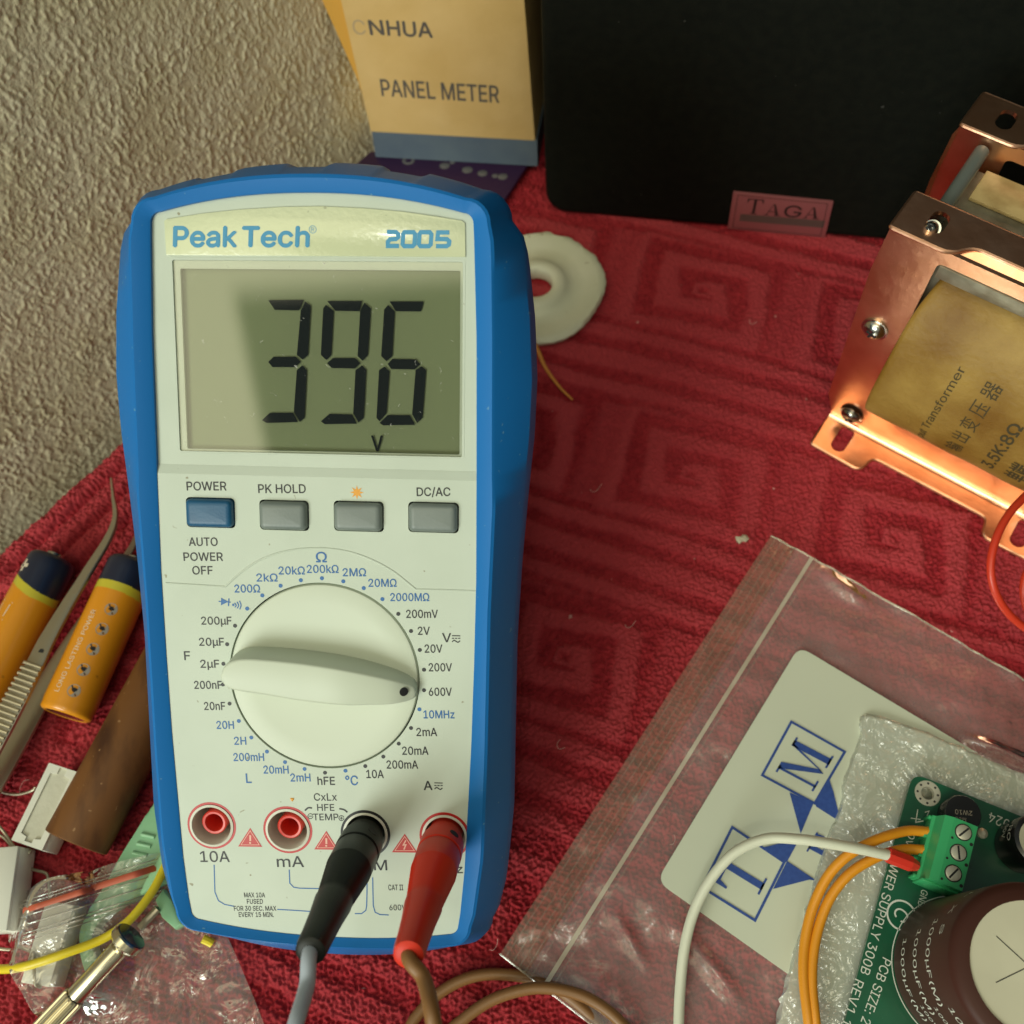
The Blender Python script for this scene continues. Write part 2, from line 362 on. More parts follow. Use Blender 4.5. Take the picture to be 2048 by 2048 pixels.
_tc = {}
try: FONT = bpy.data.fonts.load(bpy.utils.system_resource('DATAFILES', path='fonts') + '/Inter.woff2')      # ships with Blender itself
except Exception: FONT = None
def text_geo(st, bold=0.):
    """2D outline faces of a string; cap height 1, baseline 0, starts at x = 0"""
    if (st, bold) in _tc: return _tc[(st, bold)]
    def raw(t):
        cu = bpy.data.curves.new('t', 'FONT'); cu.body = t; cu.size = 1
        if FONT and all(ord(c_) < 1000 for c_ in t): cu.font = FONT
        ob = bpy.data.objects.new('t', cu); COL.objects.link(ob)
        cv = ob.to_curve(bpy.context.evaluated_depsgraph_get()); loops = []
        for sp in cv.splines:
            bp = sp.bezier_points; L_ = []
            if len(bp) < 2: continue
            for i in range(len(bp)):
                a, b = bp[i], bp[(i + 1) % len(bp)]
                p0, p1, p2, p3 = [np.array(v[:2]) for v in (a.co, a.handle_right, b.handle_left, b.co)]
                straight = np.linalg.norm(p1 - p0 - (p3 - p0) / 3) < 1e-4 and np.linalg.norm(p2 - p0 - 2 * (p3 - p0) / 3) < 1e-4
                for k in range(1 if straight else 4):
                    u = k / (1 if straight else 4); L_.append((1 - u) ** 3 * p0 + 3 * u * (1 - u) ** 2 * p1 + 3 * u * u * (1 - u) * p2 + u ** 3 * p3)
            Q = [L_[0]]
            for p in L_[1:]:
                if np.linalg.norm(p - Q[-1]) > 1e-5: Q.append(p)
            if len(Q) > 2: loops.append(np.array(Q))
        ob.to_curve_clear(); bpy.data.objects.remove(ob); bpy.data.curves.remove(cu)
        area_ = lambda P: .5 * np.sum(P[:, 0] * np.roll(P[:, 1], -1) - np.roll(P[:, 0], -1) * P[:, 1])
        def inside(p, P):
            x_, y_ = p; c = False; j = len(P) - 1
            for i in range(len(P)):
                if (P[i][1] > y_) != (P[j][1] > y_) and x_ < (P[j][0] - P[i][0]) * (y_ - P[i][1]) / (P[j][1] - P[i][1]) + P[i][0]: c = not c
                j = i
            return c
        if not loops: return np.zeros((0, 2)), []
        sg = np.sign(area_(max(loops, key=lambda P: abs(area_(P)))))
        outs = [P for P in loops if np.sign(area_(P)) == sg]; hol = [P for P in loops if np.sign(area_(P)) != sg]
        V, Fc = [], []
        own = {}
        for h_ in hol:
            c_ = [i for i, P in enumerate(outs) if inside(h_[0], P)]
            if c_: own.setdefault(min(c_, key=lambda i: abs(area_(outs[i]))), []).append(h_)
        for i, P in enumerate(outs):
            ls = [P] + own.get(i, []); flat = [Vector(p) for l in ls for p in l]; idx = []; n0 = 0
            for l in ls: idx.append(list(range(n0, n0 + len(l)))); n0 += len(l)
            vo, _, fo, *_r = delaunay_2d_cdt(flat, [], idx, 2, 1e-6)
            for t3 in fo: Fc.append([len(V) + j for j in t3])
            V += [v[:] for v in vo]
        return np.array(V, float).reshape(-1, 2), Fc
    H, _ = raw('H'); ch = H[:, 1].max()
    V, Fc = raw(st); V = V / ch
    if len(V): V[:, 0] -= V[:, 0].min()
    _tc[(st, bold)] = (V, Fc); return V, Fc
def put_text(mb, mp, st, cx, cy, h, w=None, bold=0., rot=0., shear=0.):
    """text centred on (cx, cy) with cap height h and width w; mp maps 2D to 3D"""
    multi = bold > 0
    V, Fc = text_geo(st, 0. if multi else bold)
    if not len(V): return
    W = V[:, 0].max(); kx = (w / W) if w else h
    X = (V[:, 0] - W / 2) * kx + shear * (V[:, 1] - .5) * h; Y = (V[:, 1] - .5) * h
    c, s = math.cos(rot), math.sin(rot)
    p0, px, py = np.array(mp(cx, cy), float), np.array(mp(cx + .1, cy), float), np.array(mp(cx, cy + .1), float)
    nn = np.cross(px - p0, py - p0); nn /= np.linalg.norm(nn) or 1
    for k, (dx, dy) in enumerate(((0, 0), (1, 0), (-1, 0), (0, 1), (0, -1)) if multi else ((0, 0),)):
        mb.add([np.array(mp(cx + (x + dx * bold * h) * c - (y + dy * bold * h) * s, cy + (x + dx * bold * h) * s + (y + dy * bold * h) * c)) + nn * .006 * k for x, y in zip(X, Y)], Fc)

def circle(cx, cy, r, n=48, ry=None):
    ry = ry or r
    return [(cx + r * math.cos(2 * math.pi * k / n), cy + ry * math.sin(2 * math.pi * k / n)) for k in range(n)]
def rrect(x0, y0, x1, y1, r, n=5):
    out = []
    for cx, cy, a in ((x1 - r, y1 - r, 0), (x0 + r, y1 - r, 90), (x0 + r, y0 + r, 180), (x1 - r, y0 + r, 270)):
        for k in range(n + 1):
            t = math.radians(a + 90 * k / n); out.append((cx + r * math.cos(t), cy + r * math.sin(t)))
    return out
def round_poly(P, r, n=5):
    P = np.array(P, float); out = []; m = len(P)
    rs = r if hasattr(r, '__len__') else [r] * m
    for i in range(m):
        a, b, c = P[i - 1], P[i], P[(i + 1) % m]; ri = rs[i]
        if ri <= 0: out.append(tuple(b)); continue
        p = b + (a - b) / np.linalg.norm(a - b) * ri; q = b + (c - b) / np.linalg.norm(c - b) * ri
        for k in range(n + 1):
            t = k / n; out.append(tuple((1 - t) ** 2 * p + 2 * t * (1 - t) * b + t * t * q))
    return out
def vnoise(X, Y, seed=0):
    """smooth value noise on arrays"""
    g = np.random.default_rng(seed).random((256, 256))
    xi = np.floor(X).astype(int); yi = np.floor(Y).astype(int); fx = X - xi; fy = Y - yi
    fx = fx * fx * (3 - 2 * fx); fy = fy * fy * (3 - 2 * fy)
    a = g[xi % 256, yi % 256]; b = g[(xi + 1) % 256, yi % 256]; c = g[xi % 256, (yi + 1) % 256]; d = g[(xi + 1) % 256, (yi + 1) % 256]
    return (a * (1 - fx) + b * fx) * (1 - fy) + (c * (1 - fx) + d * fx) * fy
def numpy_grid_object(name, X, Y, Z, keep, m):
    """heavy grid meshes (towel, wall) straight from arrays, metres"""
    h, w = X.shape; idx = np.arange(h * w).reshape(h, w)
    q = np.stack([idx[:-1, :-1], idx[:-1, 1:], idx[1:, 1:], idx[1:, :-1]], -1).reshape(-1, 4)
    if keep is not None:
        k = keep.reshape(-1); q = q[k[q].all(1)]
        used = np.unique(q); rm = np.full(h * w, -1); rm[used] = np.arange(len(used)); q = rm[q]
    else: used = np.arange(h * w)
    V = np.stack([X, Y, Z], -1).reshape(-1, 3)[used] * MM
    me = bpy.data.meshes.new(name); me.vertices.add(len(V)); me.vertices.foreach_set('co', V.astype(np.float32).ravel())
    me.loops.add(q.size); me.loops.foreach_set('vertex_index', q.astype(np.int32).ravel())
    me.polygons.add(len(q)); me.polygons.foreach_set('loop_start', (np.arange(len(q)) * 4).astype(np.int32)); me.polygons.foreach_set('loop_total', np.full(len(q), 4, np.int32))
    me.update(calc_edges=True); me.polygons.foreach_set('use_smooth', np.ones(len(q), bool)); me.materials.append(M[m])
    ob = bpy.data.objects.new(name, me); COL.objects.link(ob); return ob

# ------------------------------------------------------------------ the meter's own axes (used by the room's reflection too)
a_c = -np.array([-164., 11966., F_PX]); a_c /= np.linalg.norm(a_c)
u_c = np.cross(n_, a_c); u_c /= np.linalg.norm(u_c); u_c = u_c if u_c[0] > 0 else -u_c
O_M = at(full(612, 1748), 0) * 0 + CAM + RW @ (np.array([(612 * FP - 1024) / F_PX, (1748 * FP - 1024) / F_PX, 1.0]) * 228.0)
FM = Frame(O_M, RW @ u_c, RW @ a_c)
if FM.z[2] < 0: FM.z = -FM.z
def ML(q, w=.75):
    """photo pixel -> meter face coordinates on the plane w mm above its panel"""
    P = on_plane(q, FM.p(0, 0, w), FM.z); l = FM.inv(P); return l[0], l[1]

# ------------------------------------------------------------------ the room: warm light, an added bright area and the dark shape of the photographer
w = bpy.data.worlds.new('World'); SC.world = w; w.use_nodes = True
nt = w.node_tree; LK = nt.links.new; bg = nt.nodes['Background']; bg.inputs['Strength'].default_value = WORLD_STRENGTH
def refl(q):
    d = ray(q); d /= np.linalg.norm(d); return d - 2 * (d @ FM.z) * FM.z
e3 = refl(c1(1000, 900)); e3 /= np.linalg.norm(e3)
e1 = refl(c1(1400, 900)) - refl(c1(600, 900)); e1 -= (e1 @ e3) * e3; e1 /= np.linalg.norm(e1)
e2 = np.cross(e3, e1)
if e2 @ (refl(c1(1000, 600)) - refl(c1(1000, 1200))) < 0: e2 = -e2
def st(q): d = refl(q); return (d @ e1) / (d @ e3), (d @ e2) / (d @ e3)
sL0 = st(c1(560, 640)); sL1 = st(c1(690, 1280)); sT0 = st(c1(600, 610)); sT1 = st(c1(1540, 540))
tc = nt.nodes.new('ShaderNodeTexCoord')
def vdot(v):
    d = nt.nodes.new('ShaderNodeVectorMath'); d.operation = 'DOT_PRODUCT'; LK(tc.outputs['Generated'], d.inputs[0]); d.inputs[1].default_value = tuple(v); return d.outputs['Value']
def math_(op, a, b=None, c=None):
    m_ = nt.nodes.new('ShaderNodeMath'); m_.operation = op
    for i, x in enumerate((a, b, c)):
        if x is None: continue
        if hasattr(x, 'is_linked'): LK(x, m_.inputs[i])
        else: m_.inputs[i].default_value = x
    return m_.outputs[0]
d3 = vdot(e3); S_ = math_('DIVIDE', vdot(e1), d3); T_ = math_('DIVIDE', vdot(e2), d3)
def sstep(x, lo, hi):
    r = nt.nodes.new('ShaderNodeMapRange'); r.interpolation_type = 'SMOOTHSTEP'; LK(x, r.inputs[0]); r.inputs[1].default_value = lo; r.inputs[2].default_value = hi; return r.outputs[0]
slope = (sL1[0] - sL0[0]) / (sL1[1] - sL0[1])
left_s = math_('SUBTRACT', S_, math_('MULTIPLY_ADD', T_, slope, sL0[0] - slope * sL0[1]))
ts = (sT1[1] - sT0[1]) / (sT1[0] - sT0[0])
top_t = math_('SUBTRACT', math_('MULTIPLY_ADD', S_, ts, sT0[1] - ts * sT0[0]), T_)
mask = math_('MULTIPLY', sstep(left_s, -.006, .014), sstep(top_t, -.02, .02))
mask = math_('MULTIPLY', mask, sstep(math_('SUBTRACT', .55, S_), 0, .25))
mask = math_('MULTIPLY', mask, sstep(math_('ADD', T_, .75), 0, .3))
mask = math_('MULTIPLY', mask, sstep(d3, .1, .2))
up = sstep(vdot((0, 0, 1)), -.2, .9)
dn = nt.nodes.new('ShaderNodeTexNoise'); dn.inputs['Scale'].default_value = 2.2; dn.inputs['Detail'].default_value = 2; LK(tc.outputs['Generated'], dn.inputs['Vector'])
mixr = nt.nodes.new('ShaderNodeMix'); mixr.data_type = 'RGBA'; LK(up, mixr.inputs['Factor'])
mixr.inputs['A'].default_value = (.38, .34, .22, 1); mixr.inputs['B'].default_value = (.92, 1.0, .93, 1)
mixn = nt.nodes.new('ShaderNodeMix'); mixn.data_type = 'RGBA'; mixn.blend_type = 'MULTIPLY'; mixn.inputs['Factor'].default_value = 1
LK(mixr.outputs['Result'], mixn.inputs['A'])
side = sstep(vdot((-.8, -.6, .1)), -.75, .6)
rampn = nt.nodes.new('ShaderNodeValToRGB'); rampn.color_ramp.elements[0].position = .35; rampn.color_ramp.elements[1].position = .68
rampn.color_ramp.elements[0].color = (.45, .45, .45, 1); rampn.color_ramp.elements[1].color = (1.25, 1.25, 1.25, 1)
LK(dn.outputs['Fac'], rampn.inputs['Fac'])
sidef = math_('MULTIPLY_ADD', side, 1.1, .05)
scl = nt.nodes.new('ShaderNodeVectorMath'); scl.operation = 'SCALE'; LK(rampn.outputs['Color'], scl.inputs[0]); LK(sidef, scl.inputs['Scale']); LK(scl.outputs[0], mixn.inputs['B'])
patch = sstep(d3, .80, .96)  # bright area added to the room so the display window reflects it
mixp = nt.nodes.new('ShaderNodeMix'); mixp.data_type = 'RGBA'; LK(patch, mixp.inputs['Factor']); LK(mixn.outputs['Result'], mixp.inputs['A']); mixp.inputs['B'].default_value = (6.2, 5.8, 3.8, 1)
mixd = nt.nodes.new('ShaderNodeMix'); mixd.data_type = 'RGBA'; LK(mask, mixd.inputs['Factor']); LK(mixp.outputs['Result'], mixd.inputs['A']); mixd.inputs['B'].default_value = (.03, .032, .022, 1)
LK(mixd.outputs['Result'], bg.inputs['Color'])
# ================================================================== SETTING
EDGE0 = at(full(0, 1040), 0)[:2]; EDGE1 = at(full(230, 830), 0)[:2]
ed = (EDGE1 - EDGE0) / np.linalg.norm(EDGE1 - EDGE0); en = np.array([ed[1], -ed[0]])     # en points onto the table
def edge_d(X, Y): return (X - EDGE0[0]) * en[0] + (Y - EDGE0[1]) * en[1]

# wall: upright sheet of rough plaster a little beyond the table's edge
WO = np.array([*(EDGE0 - en * 30), 0.]); WX = np.array([*ed, 0.]); WN = np.array([*en, 0.])
s = np.arange(-190, 320, .36); t = np.arange(-120, 190, .36)
S, T = np.meshgrid(s, t)
wx = S + .7 * vnoise(S / 2.4, T / 2.4, 3) + T * .12; rid = .62 * vnoise(wx / 1.0, T / 2.0, 11) + .5 * vnoise(wx / .66 + 7, T / 1.1, 12)
hgt = .36 * np.clip((rid - .47) * 2.6, 0, 1) * (.55 + .9 * vnoise(S / 9, T / 9, 15)) + .3 * vnoise(S / 14, T / 14, 14) + .12 * vnoise(S / .5, T / .5, 16)
Pw = WO[None, None, :] + S[..., None] * WX + T[..., None] * np.array([0, 0, 1.]) + hgt[..., None] * WN
wall = numpy_grid_object('wall', Pw[..., 0], Pw[..., 1], Pw[..., 2], None, 'wall'); tag(wall, None, kind='structure')

# table top
tt = MB().use('table'); far = EDGE0 + ed * 330
P = [tuple(EDGE0 - ed * 260 + en * 4), tuple(EDGE0 - ed * 260 + en * 420), tuple(far + en * 420), tuple(far + en * 4)]
tt.prism(IDF, P, -26, -6.2, 1.5)
tag(tt.build('tabletop'), None, kind='structure')

# ------------------------------------------------------------------ towel
def hem_ribs(d): return np.exp(-((d - 5) / 2.9) ** 4) + np.exp(-((d - 12.6) / 3.0) ** 4) + np.exp(-((d - 20.4) / 3.0) ** 4) + .7 * np.exp(-((d - 28.2) / 3.0) ** 4)
def towel_base(X, Y):
    d = edge_d(X, Y)
    b = .9 * (vnoise(X / 46, Y / 46, 21) - .5) + .5 * (vnoise(X / 17, Y / 17, 22) - .5)
    # woven hem ribs along the edge by the wall
    rib = 3.4 * hem_ribs(d)
    near = 1 / (1 + np.exp((X + 60) / 12.))
    b = b + rib * np.clip(near + .25, 0, 1)
    return b - np.where(d < 3, ((3 - np.clip(d, -40, 3)) ** 2) * .25, 0)
tp = np.array([.945, -.327]); tq = np.array([.327, .945])
def relief(X, Y):
    p = X * tp[0] + Y * tp[1] + 2.5 * (vnoise(X / 30, Y / 30, 31) - .5); q = X * tq[0] + Y * tq[1] + 2.5 * (vnoise(X / 34, Y / 34, 32) - .5)
    PQ, PP = 67.0, 60.0
    row = np.floor((q - 211.6 + 33.5) / PQ); v = (q - 211.6 + 33.5) - row * PQ - 33.5
    off = np.where(row == 0, -29.1, np.where(row == -1, -12.9, -30.6))
    uu = (p - off + PP / 2) % PP - PP / 2
    a, b = uu / 25.0, v / 19.0
    r = np.maximum(np.abs(a), np.abs(b)); th = (np.arctan2(b, a) / (2 * np.pi)) % 1.0
    ph = r * 1.9 + th * (r > .12) * .95
    wn = .55 * (vnoise(X / 2.6 + 100, Y / 2.6 + 100, 33) - .5) + .5 * (vnoise(X / 7 + 100, Y / 7 + 100, 34) - .5)
    band = .5 + .5 * np.tanh(2.6 * (np.sin(2 * np.pi * ph - .6) + wn))
    inside = 1 / (1 + np.exp((r - 1.0) * 30))
    bars = .5 + .5 * np.tanh(2.4 * (np.sin(2 * np.pi * (np.abs(v) - 20.5) / 9.2 - .4) + wn))
    fade = .55 + .45 * np.clip(1.6 * vnoise(X / 38 + 20, Y / 38 + 20, 35) - .2, 0, 1)
    return fade * (np.clip(inside * band + (1 - inside) * bars * (np.abs(v) > 18), 0, 1) + (1 - inside) * (np.abs(v) <= 18) * .55) + (1 - fade) * .4
x = np.arange(-205, 182, .3); y = np.arange(-62, 292, .3)
X, Y = np.meshgrid(x, y)
Z = np.zeros_like(X)
# terry loops: every loop stamped as its own little leaning dome
step = 1.08
gp, gq = np.meshgrid(np.arange(-330, 330, step * 1.12), np.arange(-140, 360, step))
gp = gp + (np.arange(gp.shape[0])[:, None] % 2) * step * .56
gp = (gp + rng.normal(0, .2, gp.shape)).ravel(); gq = (gq + rng.normal(0, .17, gq.shape)).ravel()
lx = gp * tp[0] + gq * tq[0]; ly = gp * tp[1] + gq * tq[1]
ok = (lx > x[0] + 1.5) & (lx < x[-1] - 1.5) & (ly > y[0] + 1.5) & (ly < y[-1] - 1.5); lx, ly = lx[ok], ly[ok]
n = len(lx)
rel_l = relief(lx, ly); edl = edge_d(lx, ly)
lush = 1 / (1 + np.exp((ly - 95) / 22.0)); lush = np.clip(np.maximum(lush, (edl < 45) * .8), 0, 1)      # pile stands up where the cloth is used least
amp = (.55 + .75 * rng.random(n)) * (.92 + .48 * lush) * (1 - .42 * rel_l * (1 - .6 * lush))
ang = rng.normal(0, .55, n) + np.where(rng.random(n) < .5, .9, -.5); dirx = np.cos(ang) * tp[0] - np.sin(ang) * tp[1]; diry = np.sin(ang) * tp[0] + np.cos(ang) * tp[1]
la = (.62 + .28 * rng.random(n)); lb = .41 + .13 * rng.random(n)
order = np.arange(n)
ix = np.round((lx - x[0]) / .3).astype(int); iy = np.round((ly - y[0]) / .3).astype(int)
base_amp = np.zeros_like(Z)
for dy in range(-3, 4):
    for dx in range(-3, 4):
        jx = ix + dx; jy = iy + dy
        ex = x[np.clip(jx, 0, len(x) - 1)] - lx; ey = y[np.clip(jy, 0, len(y) - 1)] - ly
        aa = (ex * dirx + ey * diry) / la; bb = (-ex * diry + ey * dirx) / lb
        h = amp * np.sqrt(np.clip(1 - aa * aa - bb * bb, 0, 1)) * (1 + .25 * aa)
        np.maximum.at(Z, (np.clip(jy, 0, len(y) - 1), np.clip(jx, 0, len(x) - 1)), h)
del ok
Zs = Z.copy()
Zs[1:-1, 1:-1] = (Z[1:-1, 1:-1] * 4 + Z[:-2, 1:-1] + Z[2:, 1:-1] + Z[1:-1, :-2] + Z[1:-1, 2:]) / 8
Z = Zs + relief(X, Y) * (1.15 - .4 / (1 + np.exp((Y - 60) / 15.))) + towel_base(X, Y) - 1.35
d = edge_d(X, Y)
keep = d > -8
_i = np.arange(keep.size).reshape(keep.shape); _k = keep
_q = _k[:-1, :-1] & _k[:-1, 1:] & _k[1:, 1:] & _k[1:, :-1]; _u = np.zeros(_k.shape, bool); _u[:-1, :-1] |= _q; _u[:-1, 1:] |= _q; _u[1:, 1:] |= _q; _u[1:, :-1] |= _q
keep_idx = _i[_u]
towel = numpy_grid_object('towel', X, Y, Z, keep, 'towel')
va = towel.data.attributes.new('velvet_rib_light', 'FLOAT', 'POINT'); va.data.foreach_set('value', (hem_ribs(d) * (X < -60) * .75 + relief(X, Y) * np.clip(1 / (1 + np.exp(-(d - 46) / 3)), 0, 1) * (.85 - .45 / (1 + np.exp((Y - 40) / 18.)))).reshape(-1)[keep_idx].astype(np.float32))  # rib tops painted lighter for groove shade; key pattern is paler pile
tag(towel, 'red terry towel with a woven key pattern, spread under everything', 'towel')

for k, (u0, v0, c_) in enumerate(((1340, 1690, 'lint'), (1120, 1480, 'lint'), (1500, 640, 'lint'), (1180, 980, 'lint'), (60, 1560, 'lint'), (980, 1900, 'lint'), (1250, 1250, 'lint'))):
    p_ = at((u0, v0), 1.0); aa_ = rng.random() * 6; L_ = 2.5 + 3 * rng.random()
    lt = MB().use('lint'); lt.tube(smooth_path([p_ + np.array([L_ * math.cos(aa_ + .5 * j) * j / 3, L_ * math.sin(aa_ + .7 * j) * j / 3, .5 + .25 * math.sin(2 * j)]) for j in range(4)], 6), .07, 5)
    lt.build('loose_thread', towel)
# ================================================================== MULTIMETER
meter = thing('multimeter', 'blue and white digital multimeter propped up, showing 396 V', 'multimeter', FM)
LF = IDF     # children are built in the meter's own axes
def wfun(d):
    ks = sorted(d); return lambda yy: float(np.interp(yy, ks, [d[k] for k in ks]))
def outline(ytc, ytk, wd, ybk, ybc, rc, dy=0., notch=0., nt_=64):
    W = wfun(wd); out = []
    wt, wb = W(ytk), W(ybk)
    xs = wt - rc
    for k in range(nt_):
        t = k / nt_; xx = t * xs; yy = ytc + (ytk - ytc) * (xx / xs) ** 2.2
        out.append((xx, yy))
    for k in range(7):
        a = math.radians(90 - 90 * k / 6); out.append((wt - rc + rc * math.cos(a), ytk - rc + rc * math.sin(a)))
    for k in range(1, 48):
        yy = ytk - rc + (ybk + rc - ytk + rc) * k / 48; out.append((W(yy), yy))
    for k in range(7):
        a = math.radians(-90 * k / 6); out.append((wb - rc + rc * math.cos(a), ybk + rc + rc * math.sin(a)))
    for k in range(1, 17):
        t = 1 - k / 16; xx = t * (wb - rc); out.append((xx, ybc + (ybk - ybc) * t ** 2.2))
    P = out + [(-x_, y_) for x_, y_ in out[-2:0:-1]]
    if notch:
        Q = []
        for (x_, y_) in P:
            if y_ > ytk - 1:
                for cx in (-21.5, -2.0, 18.0):
                    e = abs(x_ - cx); y_ -= notch * (1 / (1 + math.exp((e - 4.2) * 5)))
            Q.append((x_, y_))
        P = Q
    return P
INW = {157: 33.2, 132: 34, 105: 34.2, 82: 34.3, 64: 34, 45: 33.5, 16: 32.2, 0: 30.8}
RIW = {159: 36.4, 150: 37.2, 132: 37.6, 105: 37.8, 99: 38, 76: 37.2, 43: 36.8, 20: 36.2, -1: 33.6}
SIW = {163: 40.0, 150: 43.6, 137: 45.2, 124: 45.9, 112: 45.5, 98: 44.3, 83: 43.2, 66: 42.4, 48: 42.3, 25: 42.2, 10: 40.9, -4: 37.8}
INNER = outline(161.0, 157.2, INW, .4, -2.0, 2.2)
def shift(wd, k): return {a: b + k for a, b in wd.items()}
loops = [(INNER, -1.2), (INNER, .9), (outline(161.5, 157.8, shift(INW, .45), -.1, -2.4, 2.4), 1.25),
         (outline(163.6, 159.3, shift(RIW, -.3), -1.3, -3.4, 4.5), 2.35), (outline(164.4, 159.9, shift(RIW, .35), -1.8, -3.9, 5), 2.0),
         (outline(167.4, 162.3, shift(SIW, -.9), -5.6, -10.2, 5.5, notch=.5), -5.2), (outline(168.3, 163, SIW, -6.6, -11.2, 6, notch=1.1), -8.5),
         (outline(168.6, 163.3, shift(SIW, -.2), -6.4, -10.6, 6, notch=1.2), -14), (outline(168.3, 163, shift(SIW, -1.0), -5.0, -9.0, 6, notch=1.0), -21),
         (outline(166, 161, shift(SIW, -3.0), -3.2, -7, 6), -25), (outline(160, 155, shift(SIW, -8), 2, -1, 6), -26.5)]
mb = MB().use('blue'); N = len(INNER); vs = []
for L_, wz in loops: vs += [(p[0], p[1], wz) for p in L_]
fs = [(i * N + (k + 1) % N, i * N + k, (i + 1) * N + k, (i + 1) * N + (k + 1) % N) for i in range(len(loops) - 1) for k in range(N)]
fs.append([(len(loops) - 1) * N + k for k in range(N)][::-1])
mb.add(vs, fs[:-1]); mb.add([vs[i] for i in fs[-1]], [list(range(N))])
mb.build('holster', meter, local=True, smooth=24)

# tilt stand behind the meter, reaching down to the towel
sb = MB().use('black')
sb.box(IDF, (-22, 84, -28.5), (22, 90, -24.5), .8)
foot = FM.inv(np.array([FM.p(0, 70)[0], FM.p(0, 112, -24)[1] + 16, .3])); p0 = np.array([0, 88, -27.])
dirn = np.array([0, foot[1], foot[2]]) - p0; ln = np.linalg.norm(dirn); dirn /= ln
sb.box(Frame(p0, (1, 0, 0), dirn), (-20, 0, -1.6), (20, ln, 1.6), .8)
sb.build('tilt_stand', meter, local=True)

# --- panel plates
WL = lambda q: ML(q, .0)
lcdTL, lcdTR, lcdBR, lcdBL = [np.array(WL(p)) for p in (c1(292, 462), c1(1568, 464), c1(1566, 1322), c1(330, 1303))]
LX0, LX1 = -30.1, (lcdTR[0] + lcdBR[0]) / 2; LY1 = (lcdTL[1] + lcdTR[1]) / 2; LY0 = (lcdBL[1] + lcdBR[1]) / 2
DC = np.array([1.15, 59.6]); DR = 20.75
sock = [np.array(ML(c3(*p), .7)) for p in ((318, 518), (710, 540), (1110, 560), (1518, 572))]
btn = [np.array(ML(c2(*p), 2.2)) for p in ((377, 290), (714, 302), (1055, 307), (1397, 312))]
base_out = [(p[0] * 1.012, p[1] + (.3 if p[1] > 80 else -.3)) for p in INNER]
pb = MB().use('panel')
YS = 103.4
upp = [p for p in base_out if p[1] >= YS]
rt_ = [p for p in upp if p[0] >= 0]; lf_ = [p for p in upp if p[0] < 0]
wy0 = wfun(INW)(YS) * 1.012
pb.prism(IDF, rt_ + [(wy0, YS), (-wy0, YS)] + lf_, -4.5, 0, holes=[rrect(LX0, LY0, LX1, LY1, .8)])
low = [p for p in base_out if p[1] < YS - .01]
ir = [i for i, p in enumerate(base_out) if p[1] < YS]
low = [base_out[i] for i in ir]
wy = wfun(INW)(YS) * 1.012
low = [(wy, YS)] + low + [(-wy, YS)]
holes = [circle(DC[0], DC[1], DR + .28, 96)] + [circle(q[0], q[1], 4.95, 40) for q in sock] + [rrect(q[0] - 5.35, q[1] - 3.25, q[0] + 5.35, q[1] + 3.25, .9) for q in btn]
pb.prism(IDF, low[::-1], -2.0, .7, holes=holes)
# soft ramp above the raised lower half
pb.add([(wy, YS, .7), (-wy, YS, .7), (-wy, YS + 1.9, .03), (wy, YS + 1.9, .03)], [(0, 1, 2, 3)])
# moulded seam round the dial
sm = [ML(c2(*p), .7) for p in ((185, 605), (330, 614), (455, 622))]
arc = [ML(c2(*p), .7) for p in ((455, 622), (500, 580), (570, 525), (650, 484), (740, 458), (840, 447), (930, 449), (1030, 466), (1130, 503), (1220, 553), (1290, 608), (1322, 634))]
sm += [tuple(p) for p in smooth_path(arc, 6)[1:]] + [ML(c2(*p), .7) for p in ((1450, 637), (1612, 642))]
pb.tube([(p[0], p[1], .62) for p in sm], .26, 8)
pb.build('front_panel', meter, local=True, smooth=25)

# --- name plate
npb = MB().use('plate')
pl = [ML(c1(*p), .3) for p in ((284, 452), (275, 305), (285, 296), (440, 272), (600, 255), (780, 244), (950, 241), (1130, 249), (1300, 264), (1450, 286), (1555, 303), (1568, 315), (1570, 459))]
npb.prism(IDF, round_poly(pl[::-1], [0] * len(pl)), .0, .35, .12)
npo = npb.build('name_plate', meter, local=True)
tb = MB().use('logo'); TP = lambda z: (lambda a, b: (a, b, z))
def mtext(mb, q, w, h, s, cx, cy, lvl=.75, bold=0., z=None, shear=0.):
    """text at crop position (cx, cy), w x h crop pixels, on the meter face"""
    X0 = ML(q(cx - w / 2, cy), lvl); X1 = ML(q(cx + w / 2, cy), lvl); Ya = ML(q(cx, cy - h / 2), lvl); Yb = ML(q(cx, cy + h / 2), lvl)
    C = ((X0[0] + X1[0]) / 2, (Ya[1] + Yb[1]) / 2)
    put_text(mb, TP(z or lvl), s, C[0], C[1], Ya[1] - Yb[1], X1[0] - X0[0], bold, math.atan2(X1[1] - X0[1], X1[0] - X0[0]), shear)
mtext(tb, c1, 270, 84, 'Peak', 452, 372, .39, .05, shear=.07); mtext(tb, c1, 285, 84, 'Tech', 755, 372, .39, .05, shear=.07)
mtext(tb, c1, 14, 18, 'R', 913, 341, .39)
cR = ML(c1(913, 341), .39); tb.ribbon(IDF, circle(*cR, .72, 24), .12, .39, True)
def stroke(mb, q, pts, width, lvl, z=None, closed=False, sm_=0):
    P = [ML(q(*p), lvl) for p in pts]
    if sm_: P = [tuple(p[:2]) for p in smooth_path([(*p, 0) for p in P], sm_, closed)]
    mb.ribbon(IDF, P, width, z or lvl, closed)
for dx in (0, 138):
    if dx == 0: stroke(tb, c1, [(1232, 352), (1270, 352), (1281, 362), (1281, 374), (1270, 382), (1245, 384), (1236, 394), (1236, 412), (1284, 412)], .86, .39)
    else: stroke(tb, c1, [(1500, 354), (1452, 354), (1448, 382), (1490, 383), (1500, 392), (1498, 406), (1488, 413), (1442, 413)], .86, .39)
